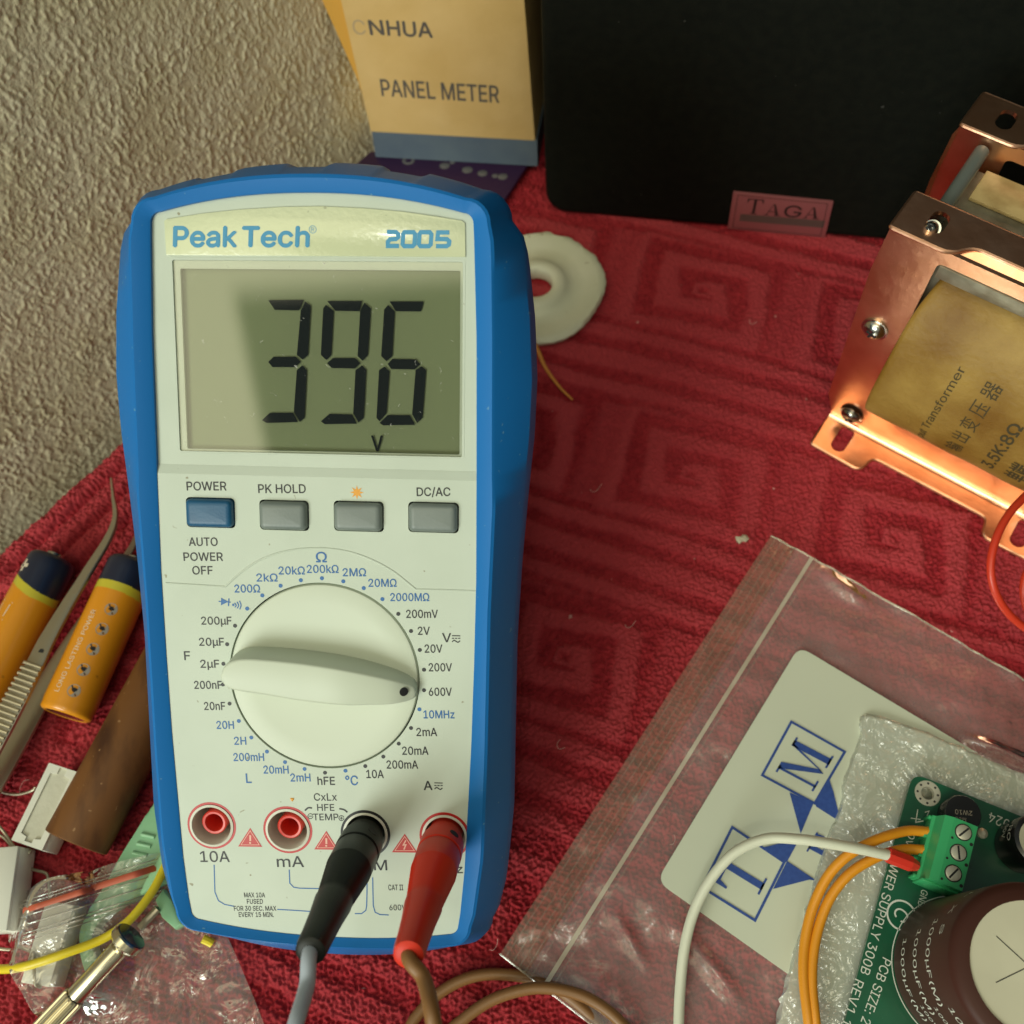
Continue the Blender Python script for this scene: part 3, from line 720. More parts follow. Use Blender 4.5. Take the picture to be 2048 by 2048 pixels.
for x0 in (1300, 1370): stroke(tb, c1, [(x0 + 8, 353), (x0 + 46, 353), (x0 + 53, 362), (x0 + 50, 405), (x0 + 42, 413), (x0 + 6, 413), (x0 - 1, 404), (x0 + 2, 361)], .86, .39, closed=True)
tb.build('lettering', npo, local=True, smooth=0)

# --- display
fb = MB().use('panel')
lcd_in = rrect(LX0 + 2.2, LY0 + .8, LX1 - 1.1, LY1 - 2.3, .3)
fb.prism(IDF, rrect(LX0, LY0, LX1, LY1, .5), -1.2, -.55, holes=[lcd_in])
fb.prism(IDF, rrect(LX0 + .02, LY0 + .02, LX1 - .02, LY1 - .02, .5), -.55, .05, holes=[rrect(LX0 + .8, LY0 + .35, LX1 - .5, LY1 - .6, .4)])
scr = thing_screen = None
lb = MB().use('lcd'); lb.prism(IDF, rrect(LX0 + .1, LY0 + .1, LX1 - .1, LY1 - .1, .3), -3.2, -1.95)
screen = lb.build('lcd_screen', meter, local=True)
fb.build('display_frame', meter, local=True)
DIG = [[[(722, 645), (875, 643), (855, 688), (750, 686)], [(880, 650), (905, 668), (893, 880), (870, 900), (845, 880), (862, 690)], [(722, 910), (745, 888), (840, 887), (862, 910), (838, 932), (740, 932)], [(868, 925), (888, 945), (878, 1150), (858, 1168), (832, 1125), (845, 945)], [(695, 1160), (730, 1128), (828, 1128), (850, 1168), (715, 1172)]],
       [[(970, 665), (1003, 690), (993, 880), (972, 902), (948, 880), (958, 680)], [(975, 648), (1125, 648), (1115, 692), (1010, 690)], [(1135, 655), (1163, 680), (1150, 880), (1128, 905), (1106, 885), (1117, 690)], [(975, 915), (1000, 893), (1095, 893), (1118, 915), (1095, 938), (995, 936)], [(1125, 925), (1143, 945), (1132, 1150), (1110, 1170), (1087, 1130), (1097, 945)], [(948, 1165), (985, 1133), (1082, 1135), (1103, 1175), (965, 1177)]],
       [[(1237, 665), (1265, 692), (1255, 885), (1230, 907), (1207, 885), (1220, 685)], [(1243, 650), (1390, 650), (1378, 693), (1270, 692)], [(1235, 918), (1255, 897), (1355, 898), (1375, 920), (1352, 942), (1250, 940)], [(1222, 930), (1243, 950), (1230, 1130), (1200, 1165), (1187, 1150), (1198, 945)], [(1380, 928), (1400, 945), (1385, 1150), (1362, 1172), (1340, 1135), (1355, 945)], [(1200, 1172), (1235, 1138), (1330, 1138), (1353, 1180), (1215, 1182)]]]
for dg in DIG:
    db = MB().use('seg')
    for pg in dg:
        P = [ML(c1(*p), -1.5) for p in pg]; db.flat(IDF, P[::-1], -1.5)
    db.build('digit', screen, local=True, smooth=0)
vb = MB().use('seg'); mtext(vb, c1, 48, 66, 'V', 1190, 1260, -1.5, .02, z=-1.5); vb.build('unit_symbol', screen, local=True, smooth=0)
M['window'] = film('clear_window', .015, (.97, .97, .95), 2.6, None, .03)
_nt = M['window'].node_tree; _mx = [n for n in _nt.nodes if n.type == 'MIX_SHADER'][0]
_tcw = _nt.nodes.new('ShaderNodeTexCoord'); _nz = _nt.nodes.new('ShaderNodeTexNoise'); _nz.inputs['Scale'].default_value = 620; _nz.inputs['Detail'].default_value = 2; _nz.inputs['Distortion'].default_value = 1.2
_mr = _nt.nodes.new('ShaderNodeMapRange'); _mr.inputs[1].default_value = .71; _mr.inputs[2].default_value = .76; _mr.inputs[3].default_value = .012; _mr.inputs[4].default_value = .35
_nt.links.new(_tcw.outputs['Object'], _nz.inputs['Vector']); _nt.links.new(_nz.outputs['Fac'], _mr.inputs[0]); _nt.links.new(_mr.outputs[0], _mx.inputs[0])
win = MB().use('window'); win.flat(IDF, rrect(LX0 + .82, LY0 + .37, LX1 - .52, LY1 - .62, .4), -.3); win.build('display_window', meter, local=True, smooth=0)

# --- buttons
for i, q in enumerate(btn):
    bb = MB().use('blue_btn' if i == 0 else 'gray_btn')
    lp = []
    for ins, z in ((0, -1), (0, 1.2), (.25, 1.9), (.75, 2.25), (1.3, 2.3)):
        lp.append([(*p, z) for p in rrect(q[0] - 5.1 + ins, q[1] - 3.0 + ins, q[0] + 5.1 - ins, q[1] + 3.0 - ins, max(.25, 1.0 - ins * .5), 4)])
    n0 = len(lp[0]); V = [p for l in lp for p in l]
    F_ = [(i_ * n0 + k, i_ * n0 + (k + 1) % n0, (i_ + 1) * n0 + (k + 1) % n0, (i_ + 1) * n0 + k) for i_ in range(len(lp) - 1) for k in range(n0)] + [[(len(lp) - 1) * n0 + k for k in range(n0)]]
    bb.add(V, F_)
    o = bb.build('button', meter, local=True, smooth=50)
    if i == 0: o['label'] = 'blue power button'
fl = MB().use('dark'); fl.flat(IDF, rrect(-33, 85, 33, 101, 1), -2.6); fl.flat(IDF, circle(DC[0], DC[1], 24, 48), -2.6)
fl.build('inner_floor', meter, local=True)

# --- dial with its lever
db = MB().use('dial')
fd = Frame((DC[0], DC[1], 0), (1, 0, 0), (0, 1, 0))
db.lathe(fd, [(DR, -1), (DR, .35), (DR - .25, .72), (DR - .8, .85), (16, .55), (9, .25), (.01, .15)], 96)
dial = db.build('dial', meter, local=True, smooth=40)
HK = 7.6
def lev_h(cx): return HK - 4.6 * max(0, (cx - 1090) / 235) ** 1.4
LUP = ((437, 1030), (440, 1006), (455, 980), (490, 959), (540, 951), (620, 954), (800, 972), (1000, 1003), (1200, 1043), (1300, 1068), (1322, 1096))
LLO = ((437, 1030), (442, 1055), (460, 1078), (505, 1095), (620, 1112), (800, 1142), (1000, 1162), (1100, 1165), (1200, 1158), (1305, 1134), (1322, 1096))
up_, lo_ = [np.array([(*ML(c2(*p), lev_h(p[0])), lev_h(p[0])) for p in L_]) for L_ in (LUP, LLO)]
up_, lo_ = smooth_path(up_, 6), smooth_path(lo_, 6)
xl, xr = max(up_[0, 0], lo_[0, 0]), min(up_[-1, 0], lo_[-1, 0])
V = []
sts = xl + (xr - xl) * (.5 - .5 * np.cos(np.linspace(.04, math.pi - .05, 60)))
for x_ in sts:
    yu = np.interp(x_, up_[:, 0], up_[:, 1]); yl = np.interp(x_, lo_[:, 0], lo_[:, 1]); hz = np.interp(x_, up_[:, 0], up_[:, 2])
    wv = yu - yl; i_ = min(.55, wv * .42)
    for y_, z_ in ((yl - .55, .3), (yl - .3, hz * .45), (yl - .04, hz - .4), (yl + i_ * .35, hz - .1), (yl + i_, hz), (yl + wv * .5, hz + .06), (yu - i_, hz), (yu - i_ * .35, hz - .1), (yu + .04, hz - .4), (yu + .35, hz * .45), (yu + .65, .3)): V.append((x_, y_, z_))
n0 = 11
kb = MB().use('dial'); kb.add(V, [(i_ * n0 + k, i_ * n0 + k + 1, (i_ + 1) * n0 + k + 1, (i_ + 1) * n0 + k) for i_ in range(len(sts) - 1) for k in range(n0 - 1)] + [list(range(n0)), [(len(sts) - 1) * n0 + k for k in range(n0)]])
kb.build('lever', dial, local=True, smooth=70)
dd = MB().use('ink')
zq = lev_h(1268) + .12; dq = ML(c2(1268, 1098), zq); sl_ = (lev_h(1300) - lev_h(1236)) / (ML(c2(1300, 1098), zq)[0] - ML(c2(1236, 1098), zq)[0])
dd.lathe(Frame((dq[0], dq[1], zq + .16), (1, 0, sl_), (0, 1, 0)), [(.95, -.5), (.95, .05), (.6, .08), (.01, .08)], 20); dd.build('pointer_mark', dial, local=True)

# --- printed scale
kk = MB().use('ink'); BL = {k: MB().use('inkblue') for k in ('resistance', 'inductance', 'frequency', 'temperature')}; bl = BL['resistance']
def blue_for(s_): return BL['frequency' if 'Hz' in s_ else 'temperature' if 'C' in s_ else 'inductance' if ('H' in s_ or s_ == 'L') else 'resistance']
for s_, cx, cy, wd, h in (('200Ω', 555, 630, 115, 35), ('2kΩ', 645, 580, 95, 35), ('20kΩ', 757, 548, 118, 35), ('Ω', 892, 487, 48, 46), ('200kΩ', 898, 541, 143, 35), ('2MΩ', 1042, 556, 105, 35), ('20MΩ', 1170, 604, 127, 35), ('2000MΩ', 1294, 669, 176, 35), ('10MHz', 1427, 1202, 140, 35), ('20H', 455, 1250, 78, 35), ('2H', 523, 1322, 54, 35), ('200mH', 562, 1396, 138, 35), ('20mH', 686, 1453, 113, 35), ('2mH', 797, 1489, 90, 35), ('°C', 1030, 1502, 56, 42), ('L', 562, 1492, 24, 42)):
    mtext(blue_for(s_), c2, wd, h, s_, cx, cy, bold=.022)
for s_, cx, cy, wd, h in (('POWER', 370, 164, 180, 39), ('PK HOLD', 713, 176, 215, 39), ('DC/AC', 1402, 190, 152, 38), ('AUTO', 355, 417, 130, 37), ('POWER', 355, 485, 178, 37), ('OFF', 352, 547, 92, 37), ('200µF', 415, 776, 137, 35), ('20µF', 393, 872, 112, 35), ('2µF', 385, 972, 85, 35), ('200nF', 377, 1068, 125, 35), ('20nF', 407, 1164, 95, 35), ('F', 282, 935, 26, 39), ('200mV', 1350, 745, 143, 36), ('2V', 1358, 822, 54, 36), ('V', 1462, 853, 40, 40), ('20V', 1402, 903, 80, 36), ('200V', 1433, 988, 105, 36), ('600V', 1433, 1099, 104, 36), ('2mA', 1371, 1282, 93, 36), ('20mA', 1319, 1367, 118, 36), ('200mA', 1260, 1430, 142, 36), ('10A', 1136, 1473, 78, 36), ('A', 1377, 1525, 38, 40), ('hFE', 914, 1504, 78, 36)):
    mtext(kk, c2, wd, h, s_, cx, cy, bold=.02)
for s_, cx, cy, wd, h in (('CxLx', 903, 371, 118, 37), ('HFE', 905, 425, 88, 34), ('TEMP', 905, 474, 130, 33), ('10A', 333, 678, 150, 54), ('mA', 722, 704, 138, 54), ('COM', 1118, 722, 205, 52), ('VΩHz', 1508, 742, 205, 42), ('MAX 10A', 538, 876, 107, 24), ('FUSED', 540, 909, 82, 24), ('FOR 30 SEC. MAX', 541, 945, 218, 24), ('EVERY 15 MIN.', 547, 977, 180, 24), ('CAT II', 1266, 837, 76, 28), ('600V', 1276, 940, 86, 28)):
    mtext(kk, c3, wd, h, s_, cx, cy, bold=.012)
for cx, cy in ((1505, 858), (1425, 1527)):
    stroke(kk, c2, [(cx - 19, cy - 14), (cx + 19, cy - 13)], .22, .75)
    for j in (-14, 0, 14): stroke(kk, c2, [(cx + j - 5, cy - 2), (cx + j + 5, cy - 2)], .22, .75)
    stroke(kk, c2, [(cx - 18, cy + 14), (cx - 9, cy + 7), (cx, cy + 12), (cx + 9, cy + 16), (cx + 18, cy + 9)], .25, .75, sm_=4)
for (x_, y_, c_) in ((555, 721, 1), (624, 661, 1), (707, 617, 1), (799, 592, 1), (895, 583, 1), (992, 597, 1), (1085, 628, 1), (1170, 678, 1), (1242, 745, 0), (1300, 823, 0), (1340, 909, 0), (1359, 999, 0), (1359, 1092, 0), (1338, 1179, 1), (1300, 1264, 0), (1244, 1335, 0), (1174, 1394, 0), (1092, 1437, 0), (1002, 1458, 1), (909, 1467, 0), (816, 1450, 1), (727, 1419, 1), (645, 1371, 1), (574, 1307, 1), (517, 1232, 1), (475, 1153, 0), (445, 1066, 0), (447, 972, 0), (464, 883, 0), (500, 799, 0)):
    p = ML(c2(x_, y_), .75); (kk if not c_ else bl if y_ < 740 else BL['frequency'] if y_ == 1179 else BL['temperature'] if x_ == 1002 else BL['inductance']).flat(IDF, circle(*p, .45, 16), .75)
stroke(bl, c2, [(425, 688), (480, 692)], .22, .755); stroke(bl, c2, [(472, 675), (470, 710)], .26, .76)
P = [ML(c2(*p), .75) for p in ((437, 672), (470, 690), (436, 706))]; bl.flat(IDF, P[::-1], .765)
bl.flat(IDF, circle(*ML(c2(492, 704), .75), .28, 10), .75)
for j, r_a in enumerate((9, 14, 19)): stroke(bl, c2, [(498 + j * 11, 704 - r_a), (505 + j * 11, 706), (499 + j * 11, 706 + r_a)], .24, .75, sm_=4)
for pts in ([(798, 441), (815, 427), (835, 428)], [(975, 431), (1000, 437), (1017, 450)]): stroke(kk, c3, pts, .38, .75, sm_=4)
for cx, cy, v_ in ((826, 470, 0), (986, 480, 1)):
    stroke(kk, c3, [(cx + 13 * math.cos(t), cy + 13 * math.sin(t)) for t in np.linspace(0, 6.0, 16)], .16, .75)
    stroke(kk, c3, [(cx - 8, cy), (cx + 8, cy)], .18, .75)
    if v_: stroke(kk, c3, [(cx, cy - 8), (cx, cy + 8)], .18, .756)
for pts in ([(330, 720), (334, 860), (352, 905), (385, 925), (432, 934)], [(655, 950), (740, 955), (815, 960), (860, 962)], [(717, 745), (720, 815), (740, 836), (770, 841), (870, 843), (960, 846)], [(1055, 972), (1090, 972), (1112, 955), (1116, 930), (1118, 850), (1118, 760)], [(1147, 785), (1150, 930), (1160, 965), (1185, 977), (1230, 979)]):
    ln_b = MB().use('inkblue'); stroke(ln_b, c3, pts, .25, .75, sm_=0); ln_b.build('printed_line', meter, local=True, smooth=0)
kk.build('black_lettering', meter, local=True, smooth=0); [b_.build(k_ + '_lettering', meter, local=True, smooth=0) for k_, b_ in BL.items()]
sun = MB().use('inkorange'); q = ML(c2(1054, 193), .75)
sp = []
for k in range(16):
    r0 = 1.5 if k % 2 == 0 else .66; a = 2 * math.pi * k / 16; sp.append((q[0] + r0 * math.cos(a), q[1] + r0 * math.sin(a)))
sun.flat(IDF, sp, .75); sun.build('backlight_symbol', meter, local=True, smooth=0)

# --- sockets and warning triangles
for i, q in enumerate(sock):
    fs_ = Frame((q[0], q[1], 0), (1, 0, 0), (0, 1, 0))
    s_ = MB().use('well'); s_.lathe(fs_, [(5.05, .9), (4.55, 1.0), (4.4, .8), (4.35, -9.5), (.01, -9.5)], 48)
    so = s_.build('socket', meter, local=True, smooth=40)
    r_b = MB().use('ink' if i == 2 else 'inkred'); r_b.lathe(fs_, [(5.0, .73), (5.62, .74)], 48, wob=None)
    r_b.build('printed_ring', so, local=True, smooth=0)
    cbm = MB().use('dark' if i == 2 else 'redpl'); cbm.lathe(fs_, [(2.85, -9.4), (2.85, -.9), (2.6, -.65), (2.15, -.7), (1.95, -1.0), (1.95, -9.0), (.01, -9.0)], 36)
    cbm.build('contact_sleeve', so, local=True, smooth=40)
for i, (cx, cy, hw) in enumerate(((516, 590, 62), (908, 605, 62), (1312, 620, 66))):
    wt = MB().use('inkred')
    def tri(k): return [ML(c3(cx - hw * k, cy + (36 if k > .9 else 36 * k)), .75), ML(c3(cx + hw * k, cy + (38 if k > .9 else 36 * k)), .75), ML(c3(cx, cy - 60 * k), .75)]
    wt.flat(IDF, tri(1.0), .75); wt.use('pinkline').ribbon(IDF, tri(.76), .13, .77, True)
    if i < 2: stroke(wt, c3, [(cx, cy - 22), (cx + 1, cy + 8)], .42, .78); wt.flat(IDF, circle(*ML(c3(cx, cy + 17), .75), .24, 10), .78)
    else: stroke(wt, c3, [(cx + 6, cy - 26), (cx - 7, cy - 2), (cx + 6, cy - 3), (cx - 4, cy + 22)], .3, .78)
    wt.build('warning_triangle', meter, local=True, smooth=0)
# small stains and specks on the face
spk = MB().use('inkorange'); spk.lathe(Frame((*ML(c3(733, 383), .7), .7), (1, 0, 0), (0, 1, 0)), [(.45, 0), (.3, .2), (.01, .25)], 9, wob=lambda t, r: .3 * math.sin(3 * t)); spk.build('speck', meter, local=True)

# ------------------------------------------------------------------ test leads plugged into the meter
def lead(i, m, cable_m, tipq, path, label, cab_r):
    q = sock[i]; root = thing('test_lead', label, 'test lead', loc=FM.p(q[0], q[1], 0))
    fr = Frame(FM.p(q[0], q[1], 0), FM.x, FM.y)
    if fr.z @ FM.z < 0: fr.z = -fr.z
    pb_ = MB().use(m)
    prof = [(.01, -8), (3.6, -8), (3.7, 1.5), (4.1, 1.8), (4.15, 4.2), (4.75, 4.6), (4.85, 8), (4.85, 9.2), (4.55, 9.5), (4.75, 9.9), (4.8, 16)]
    for k in range(9): prof += [(4.8 - k * .13, 16.5 + k * 1.25), (4.60 - k * .13, 16.8 + k * 1.25)]
    prof += [(3.75, 29), (3.3, 34), (3.0, 40), (2.95, 43), (2.75, 44.6), (2.0, 45)]
    pb_.lathe(fr, prof, 40, capB=True); plug = pb_.build('plug', root, smooth=40)
    hb = MB().use('dark')
    for ax, ay in ((.35, 4.70), (-.1, 4.66)):
        a = .9 if ax > 0 else 3.6
        c = fr.p(4.72 * math.cos(a), 4.72 * math.sin(a), 6.6)
        nrm = fr.x * math.cos(a) + fr.y * math.sin(a)
        hb.lathe(Frame(c, np.cross(fr.z, nrm), fr.z), [(1.15, -.2), (1.1, .14), (.01, .12)], 20, sx=1., sy=.8)
    hb.build('grip_hole', plug)
    cb = MB().use(cable_m); P = [fr.p(0, 0, 32), fr.p(0, 0, 44.5)] + path
    cb.tube(smooth_path(P, 10), cab_r, 14); cb.build('cable', root, smooth=60)
    return root
def zc(q, z): return at(q, z)
lead(2, 'black', 'graycable', None, [zc(full(579, 1860), 80), zc(full(557, 1935), 85), zc(full(532, 2030), 82), np.array([-62, -28, 52.]), np.array([-66, -60, 3.]), np.array([-90, -120, 2.5])],
     'black banana plug test lead with grey cable, in the meter', 1.42)
brown = [zc(full(800, 1848), 80), zc(full(818, 1930), 83), zc(full(834, 2050), 72), np.array([-28, -40, 38.]), np.array([-42, -62, 3.4]), np.array([-62, -58, 2.6]), np.array([-60, -34, 2.4]),
         at(kc(300, 800), 2.4), at(kc(420, 600), 2.4), at(kc(580, 435), 2.3), at(kc(780, 335), 2.3), at(kc(1000, 318), 1.9), at(kc(1250, 372), 1.7), at(kc(1480, 520), 1.7), at(kc(1640, 720), 1.8), np.array([10, -24, 2.]), np.array([4, -44, 2.2]), np.array([-14, -52, 2.6]), np.array([-29, -40, 3.4]), np.array([-34, -24, 4.6]),
         at(kc(620, 730), 5.2), at(kc(740, 600), 5.6), at(kc(900, 490), 6.0), at(kc(1080, 425), 6.3), at(kc(1250, 405), 6.6), at(kc(1450, 440), 6.4), at(kc(1600, 510), 6.0), at(kc(1740, 625), 5.6), at(kc(1850, 780), 5.0), np.array([17, -26, 4.]), np.array([16, -50, 3.]), np.array([5, -90, 2.5])]
lead(3, 'redlead', 'browncable', None, brown, 'red banana plug test lead with brown cable, in the meter', 1.42)
# ================================================================== helpers for things lying on the towel
def ground(q, z): return at(q, z)
def gtext(mb, st_, qa, qb, h, z, bold=0., shear=0.):
    A, B = at(qa, z), at(qb, z); d_ = B - A; ln_ = np.linalg.norm(d_); d_ /= ln_; n2 = np.array([-d_[1], d_[0], 0])
    C = (A + B) / 2
    put_text(mb, lambda a, b: C + a * d_ + b * n2, st_, 0, 0, h, ln_, bold, 0, shear)
def wirepath(pts): return smooth_path(pts, 10)
GF = IDF

# ------------------------------------------------------------------ purple circuit board and the carton standing on it
pc = MB().use('purple'); zp = 3.4
P4 = [at(q, zp)[:2] for q in (k1(380, 935), k1(1345, 990), k1(1180, 1240), k1(100, 1180))]
P4 = [P4[0] + (P4[0] - P4[3]) * .15, P4[1] + (P4[1] - P4[2]) * .3, P4[2], P4[3]]
pc.prism(IDF, [tuple(p) for p in P4], zp - 1.6, zp, .2)
pcb_p = pc.build('circuit_board', loc=(*P4[3], 0)); tag(pcb_p, 'dark purple circuit board under the cardboard carton', 'circuit board')
for q, r1, r2 in ((k1(645, 955), 2.3, 1.1), (k1(860, 985), 2.3, 0), (k1(905, 965), 1.2, 0), (k1(995, 1010), 2.4, 0), (k1(1085, 1030), 2.2, 0), (k1(1205, 1050), 2.2, 0), (k1(1160, 1045), 1.4, 0)):
    s_ = MB().use('solder'); c = at(q, zp)
    s_.lathe(Frame(c, (1, 0, 0), (0, 1, 0)), [(r1, .02), (r1 * .9, .12), (r1 * .6, .14), (r1 * .5, .04)] if r2 else [(r1 * .8, .02), (r1 * .7, .1), (.01, .12)], 18, sy=.8); s_.build('solder_joint', pcb_p)

bo = at(k1(452, 930), 3.7); br_ = at(k1(1410, 985), 3.7); upb = np.array([-.047, .185, .982])
FB = Frame(bo, br_ - bo, upb)
carton = thing('cardboard_carton', 'tall kraft cardboard carton with a dark blue band, marked PANEL METER', 'carton', FB)
WB = np.linalg.norm(br_ - bo); HB = 118.; DB = 34.
def B2(q): l = FB.inv(on_plane(q, FB.o, FB.z)); return l[0], l[1]
yb0 = (B2(k1(430, 780))[1] + B2(k1(1408, 838))[1]) / 2
cb = MB().use('carton')
_l1, _r1 = B2(k1(240, 0)), B2(k1(1335, 0)); xlt = _l1[0] * HB / _l1[1]; xrt = WB + (_r1[0] - WB) * HB / _r1[1]
cb.prism(IDF, [(0, 0), (WB, 0), (xrt, HB), (xlt, HB)], -DB, 0, .5, 2); cb.build('carton_body', carton, local=True, smooth=40)
bb = MB().use('cartonblue')
bb.prism(Frame((0, 0, 0), (1, 0, 0), (0, 0, -1)), [(-.12, -.12), (WB + .12, -.12), (WB + .12, DB + .12), (-.12, DB + .12)], -.1, yb0)
bb.build('blue_band', carton, local=True)
fl_ = MB().use('carton_in')      # side flap standing open at the left
ft = np.array([*B2(k1(240, 0)), 0]); FLP = [(-.4, 40, -1.0), (-.4, HB, -1.0), (-11.5, HB, 4.5), (-6.0, 66, 1.5)]
qa = FB.inv(on_plane(k1(105, 0), FB.o, FB.z)); qb = FB.inv(on_plane(k1(330, 500), FB.o, FB.z)); qc = FB.inv(on_plane(k1(400, 700), FB.o, FB.z))
top_x = qa[0] + (qa[0] - qb[0]) * .8
poly = [(xlt * qc[1] / HB - .3, qc[1]), (xlt - .3, HB), (top_x, HB), (qa[0], qa[1]), (qb[0], qb[1])]
fl_.prism(Frame((0, 0, -3.4), (1, 0, 0), (0, 1, 0)), poly[::-1], -.6, .6, .15); fl_.build('flap', carton, local=True)
ik = MB().use('cartonink')
def btext(s_, qx, w_, h_, m=None, rot=0, bold=.02):
    X0 = B2(qx(-w_ / 2, 0)); X1 = B2(qx(w_ / 2, 0)); Ya = B2(qx(0, -h_ / 2)); Yb = B2(qx(0, h_ / 2))
    put_text(ik, lambda a, b: (a, b, .06), s_, (X0[0] + X1[0]) / 2, (Ya[1] + Yb[1]) / 2, Ya[1] - Yb[1], np.hypot(X1[0] - X0[0], X1[1] - X0[1]), bold, math.atan2(X1[1] - X0[1], X1[0] - X0[0]))
def around(k, cx, cy, slope): return lambda dx, dy: k(cx + dx, cy + dy + dx * slope)
btext('PANEL METER', around(k1, 832, 540, .058), 700, 98)
k1b = crop(680, 10, .14493)
btext('HUA', around(k1b, 960, 330, .05), 620, 200, bold=.035); btext('N', around(k1b, 500, 310, .0), 190, 195, bold=.035)
ik.use('faded'); btext('C', around(k1b, 262, 305, .05), 175, 200, bold=.0)
ik.build('lettering', carton, local=True, smooth=0)

# ------------------------------------------------------------------ loudspeaker
so_ = at(full(1028, 404), -.6); sr_ = at(full(1640, 456), -.6)
FS = Frame(so_, sr_ - so_, np.array([.0, .07, .998]))
def S2(q): l = FS.inv(on_plane(q, FS.o, FS.z)); return l[0], l[1]
spk_ = thing('loudspeaker', 'black loudspeaker cabinet with a small brand badge, standing at the back', 'loudspeaker', FS)
tl = S2(full(1016, 0)); tl2 = (tl[0] + (tl[0]) * .6, 165)
face = round_poly([(0, 0), (178, 0), (178, 165), (tl2[0], 165)], [9, 9, 9, 9], 8)
cab = MB().use('speaker'); cab.prism(IDF, face, -82, 0, 3.5, 4); cab.build('cabinet', spk_, local=True, smooth=40)
bd = MB().use('badge'); Q = [S2(p) for p in (k2(200, 690), k2(795, 748), k2(745, 960), k2(165, 905))]
bd.prism(IDF, Q[::-1], .0, .9, .12)
ins = lambda q0, k: tuple(np.array(q0) + (np.mean(Q, 0) - np.array(q0)) * k)
badge = bd.build('brand_badge', spk_, local=True)
bt = MB().use('badgedark'); bt.ribbon(IDF, [ins(q_, .1) for q_ in Q], .22, .95, True)
def serif(mb, fr_, letter, ox, oy, sx, sy, z):
    """simple roman letters from polygons, unit square"""
    G = {'T': [[(.42, .0), (.58, 0), (.58, 1), (.42, 1)], [(.3, 0), (.7, 0), (.7, .05), (.3, .05)], [(.02, .93), (.98, .93), (.98, 1), (.02, 1)], [(.02, .72), (.07, .72), (.13, .93), (.02, .93)], [(.93, .72), (.98, .72), (.98, .93), (.87, .93)]],
         'A': [[(.10, 0), (.16, 0), (.48, 1), (.44, 1)], [(.66, 0), (.86, 0), (.56, 1), (.46, 1)], [(.25, .3), (.70, .3), (.70, .36), (.27, .36)], [(0, 0), (.28, 0), (.28, .05), (0, .05)], [(.56, 0), (1, 0), (1, .05), (.56, .05)]],
         'M': [[(.10, 0), (.16, 0), (.16, 1), (.10, 1)], [(.10, 1), (.28, 1), (.56, .12), (.50, .0)], [(.50, 0), (.56, .12), (.84, 1), (.78, 1)], [(.76, 0), (.92, 0), (.92, 1), (.76, 1)], [(0, 0), (.28, 0), (.28, .05), (0, .05)], [(.66, 0), (1, 0), (1, .05), (.66, .05)], [(0, .95), (.2, .95), (.2, 1), (0, 1)], [(.80, .95), (1, .95), (1, 1), (.80, 1)]],
         'E': [[(.15, 0), (.36, 0), (.36, 1), (.15, 1)], [(0, 0), (.95, 0), (.95, .06), (0, .06)], [(0, .94), (.92, .94), (.92, 1), (0, 1)], [(.36, .47), (.68, .47), (.68, .54), (.36, .54)], [(.9, .06), (.98, .3), (.9, .3), (.7, .06)], [(.88, .94), (.92, .70), (.85, .70), (.7, .94)], [(.64, .38), (.70, .38), (.70, .64), (.64, .64)]]}
    for pg in G[letter]: mb.add([fr_(ox + x_ * sx, oy + y_ * sy, z) for x_, y_ in pg], [[0, 1, 2, 3]])
x0_, y0_ = S2(k2(262, 812)); x1_, _ = S2(k2(722, 850)); hh = S2(k2(300, 735))[1] - y0_
for j, (ch, wk) in enumerate((('T', .9), ('A', 1), ('G', .9), ('A', 1))):
    cx_ = x0_ + (x1_ - x0_) * (j / 4 + .01); wd_ = (x1_ - x0_) / 4 * .88; yy_ = y0_
    hh_ = hh * (1.12 if j == 0 else .86)
    if ch == 'G': put_text(bt, lambda a, b: (a, b, .95), 'G', cx_ + wd_ / 2, yy_ + hh_ / 2, hh_, wd_, .01)
    else: serif(bt, lambda a, b, z: (a, b, z), ch, cx_, yy_, wd_, hh_, .95)
bt.use('badgegrey'); yb_ = y0_ - .4
bt.flat(IDF, [(x0_ - 1, yb_ - 3.2), (x1_ + 1.5, yb_ - 3.2), (x1_ + 1.5, yb_), (x0_ - 1, yb_)], .94)
bt.build('lettering', badge, local=True, smooth=0)

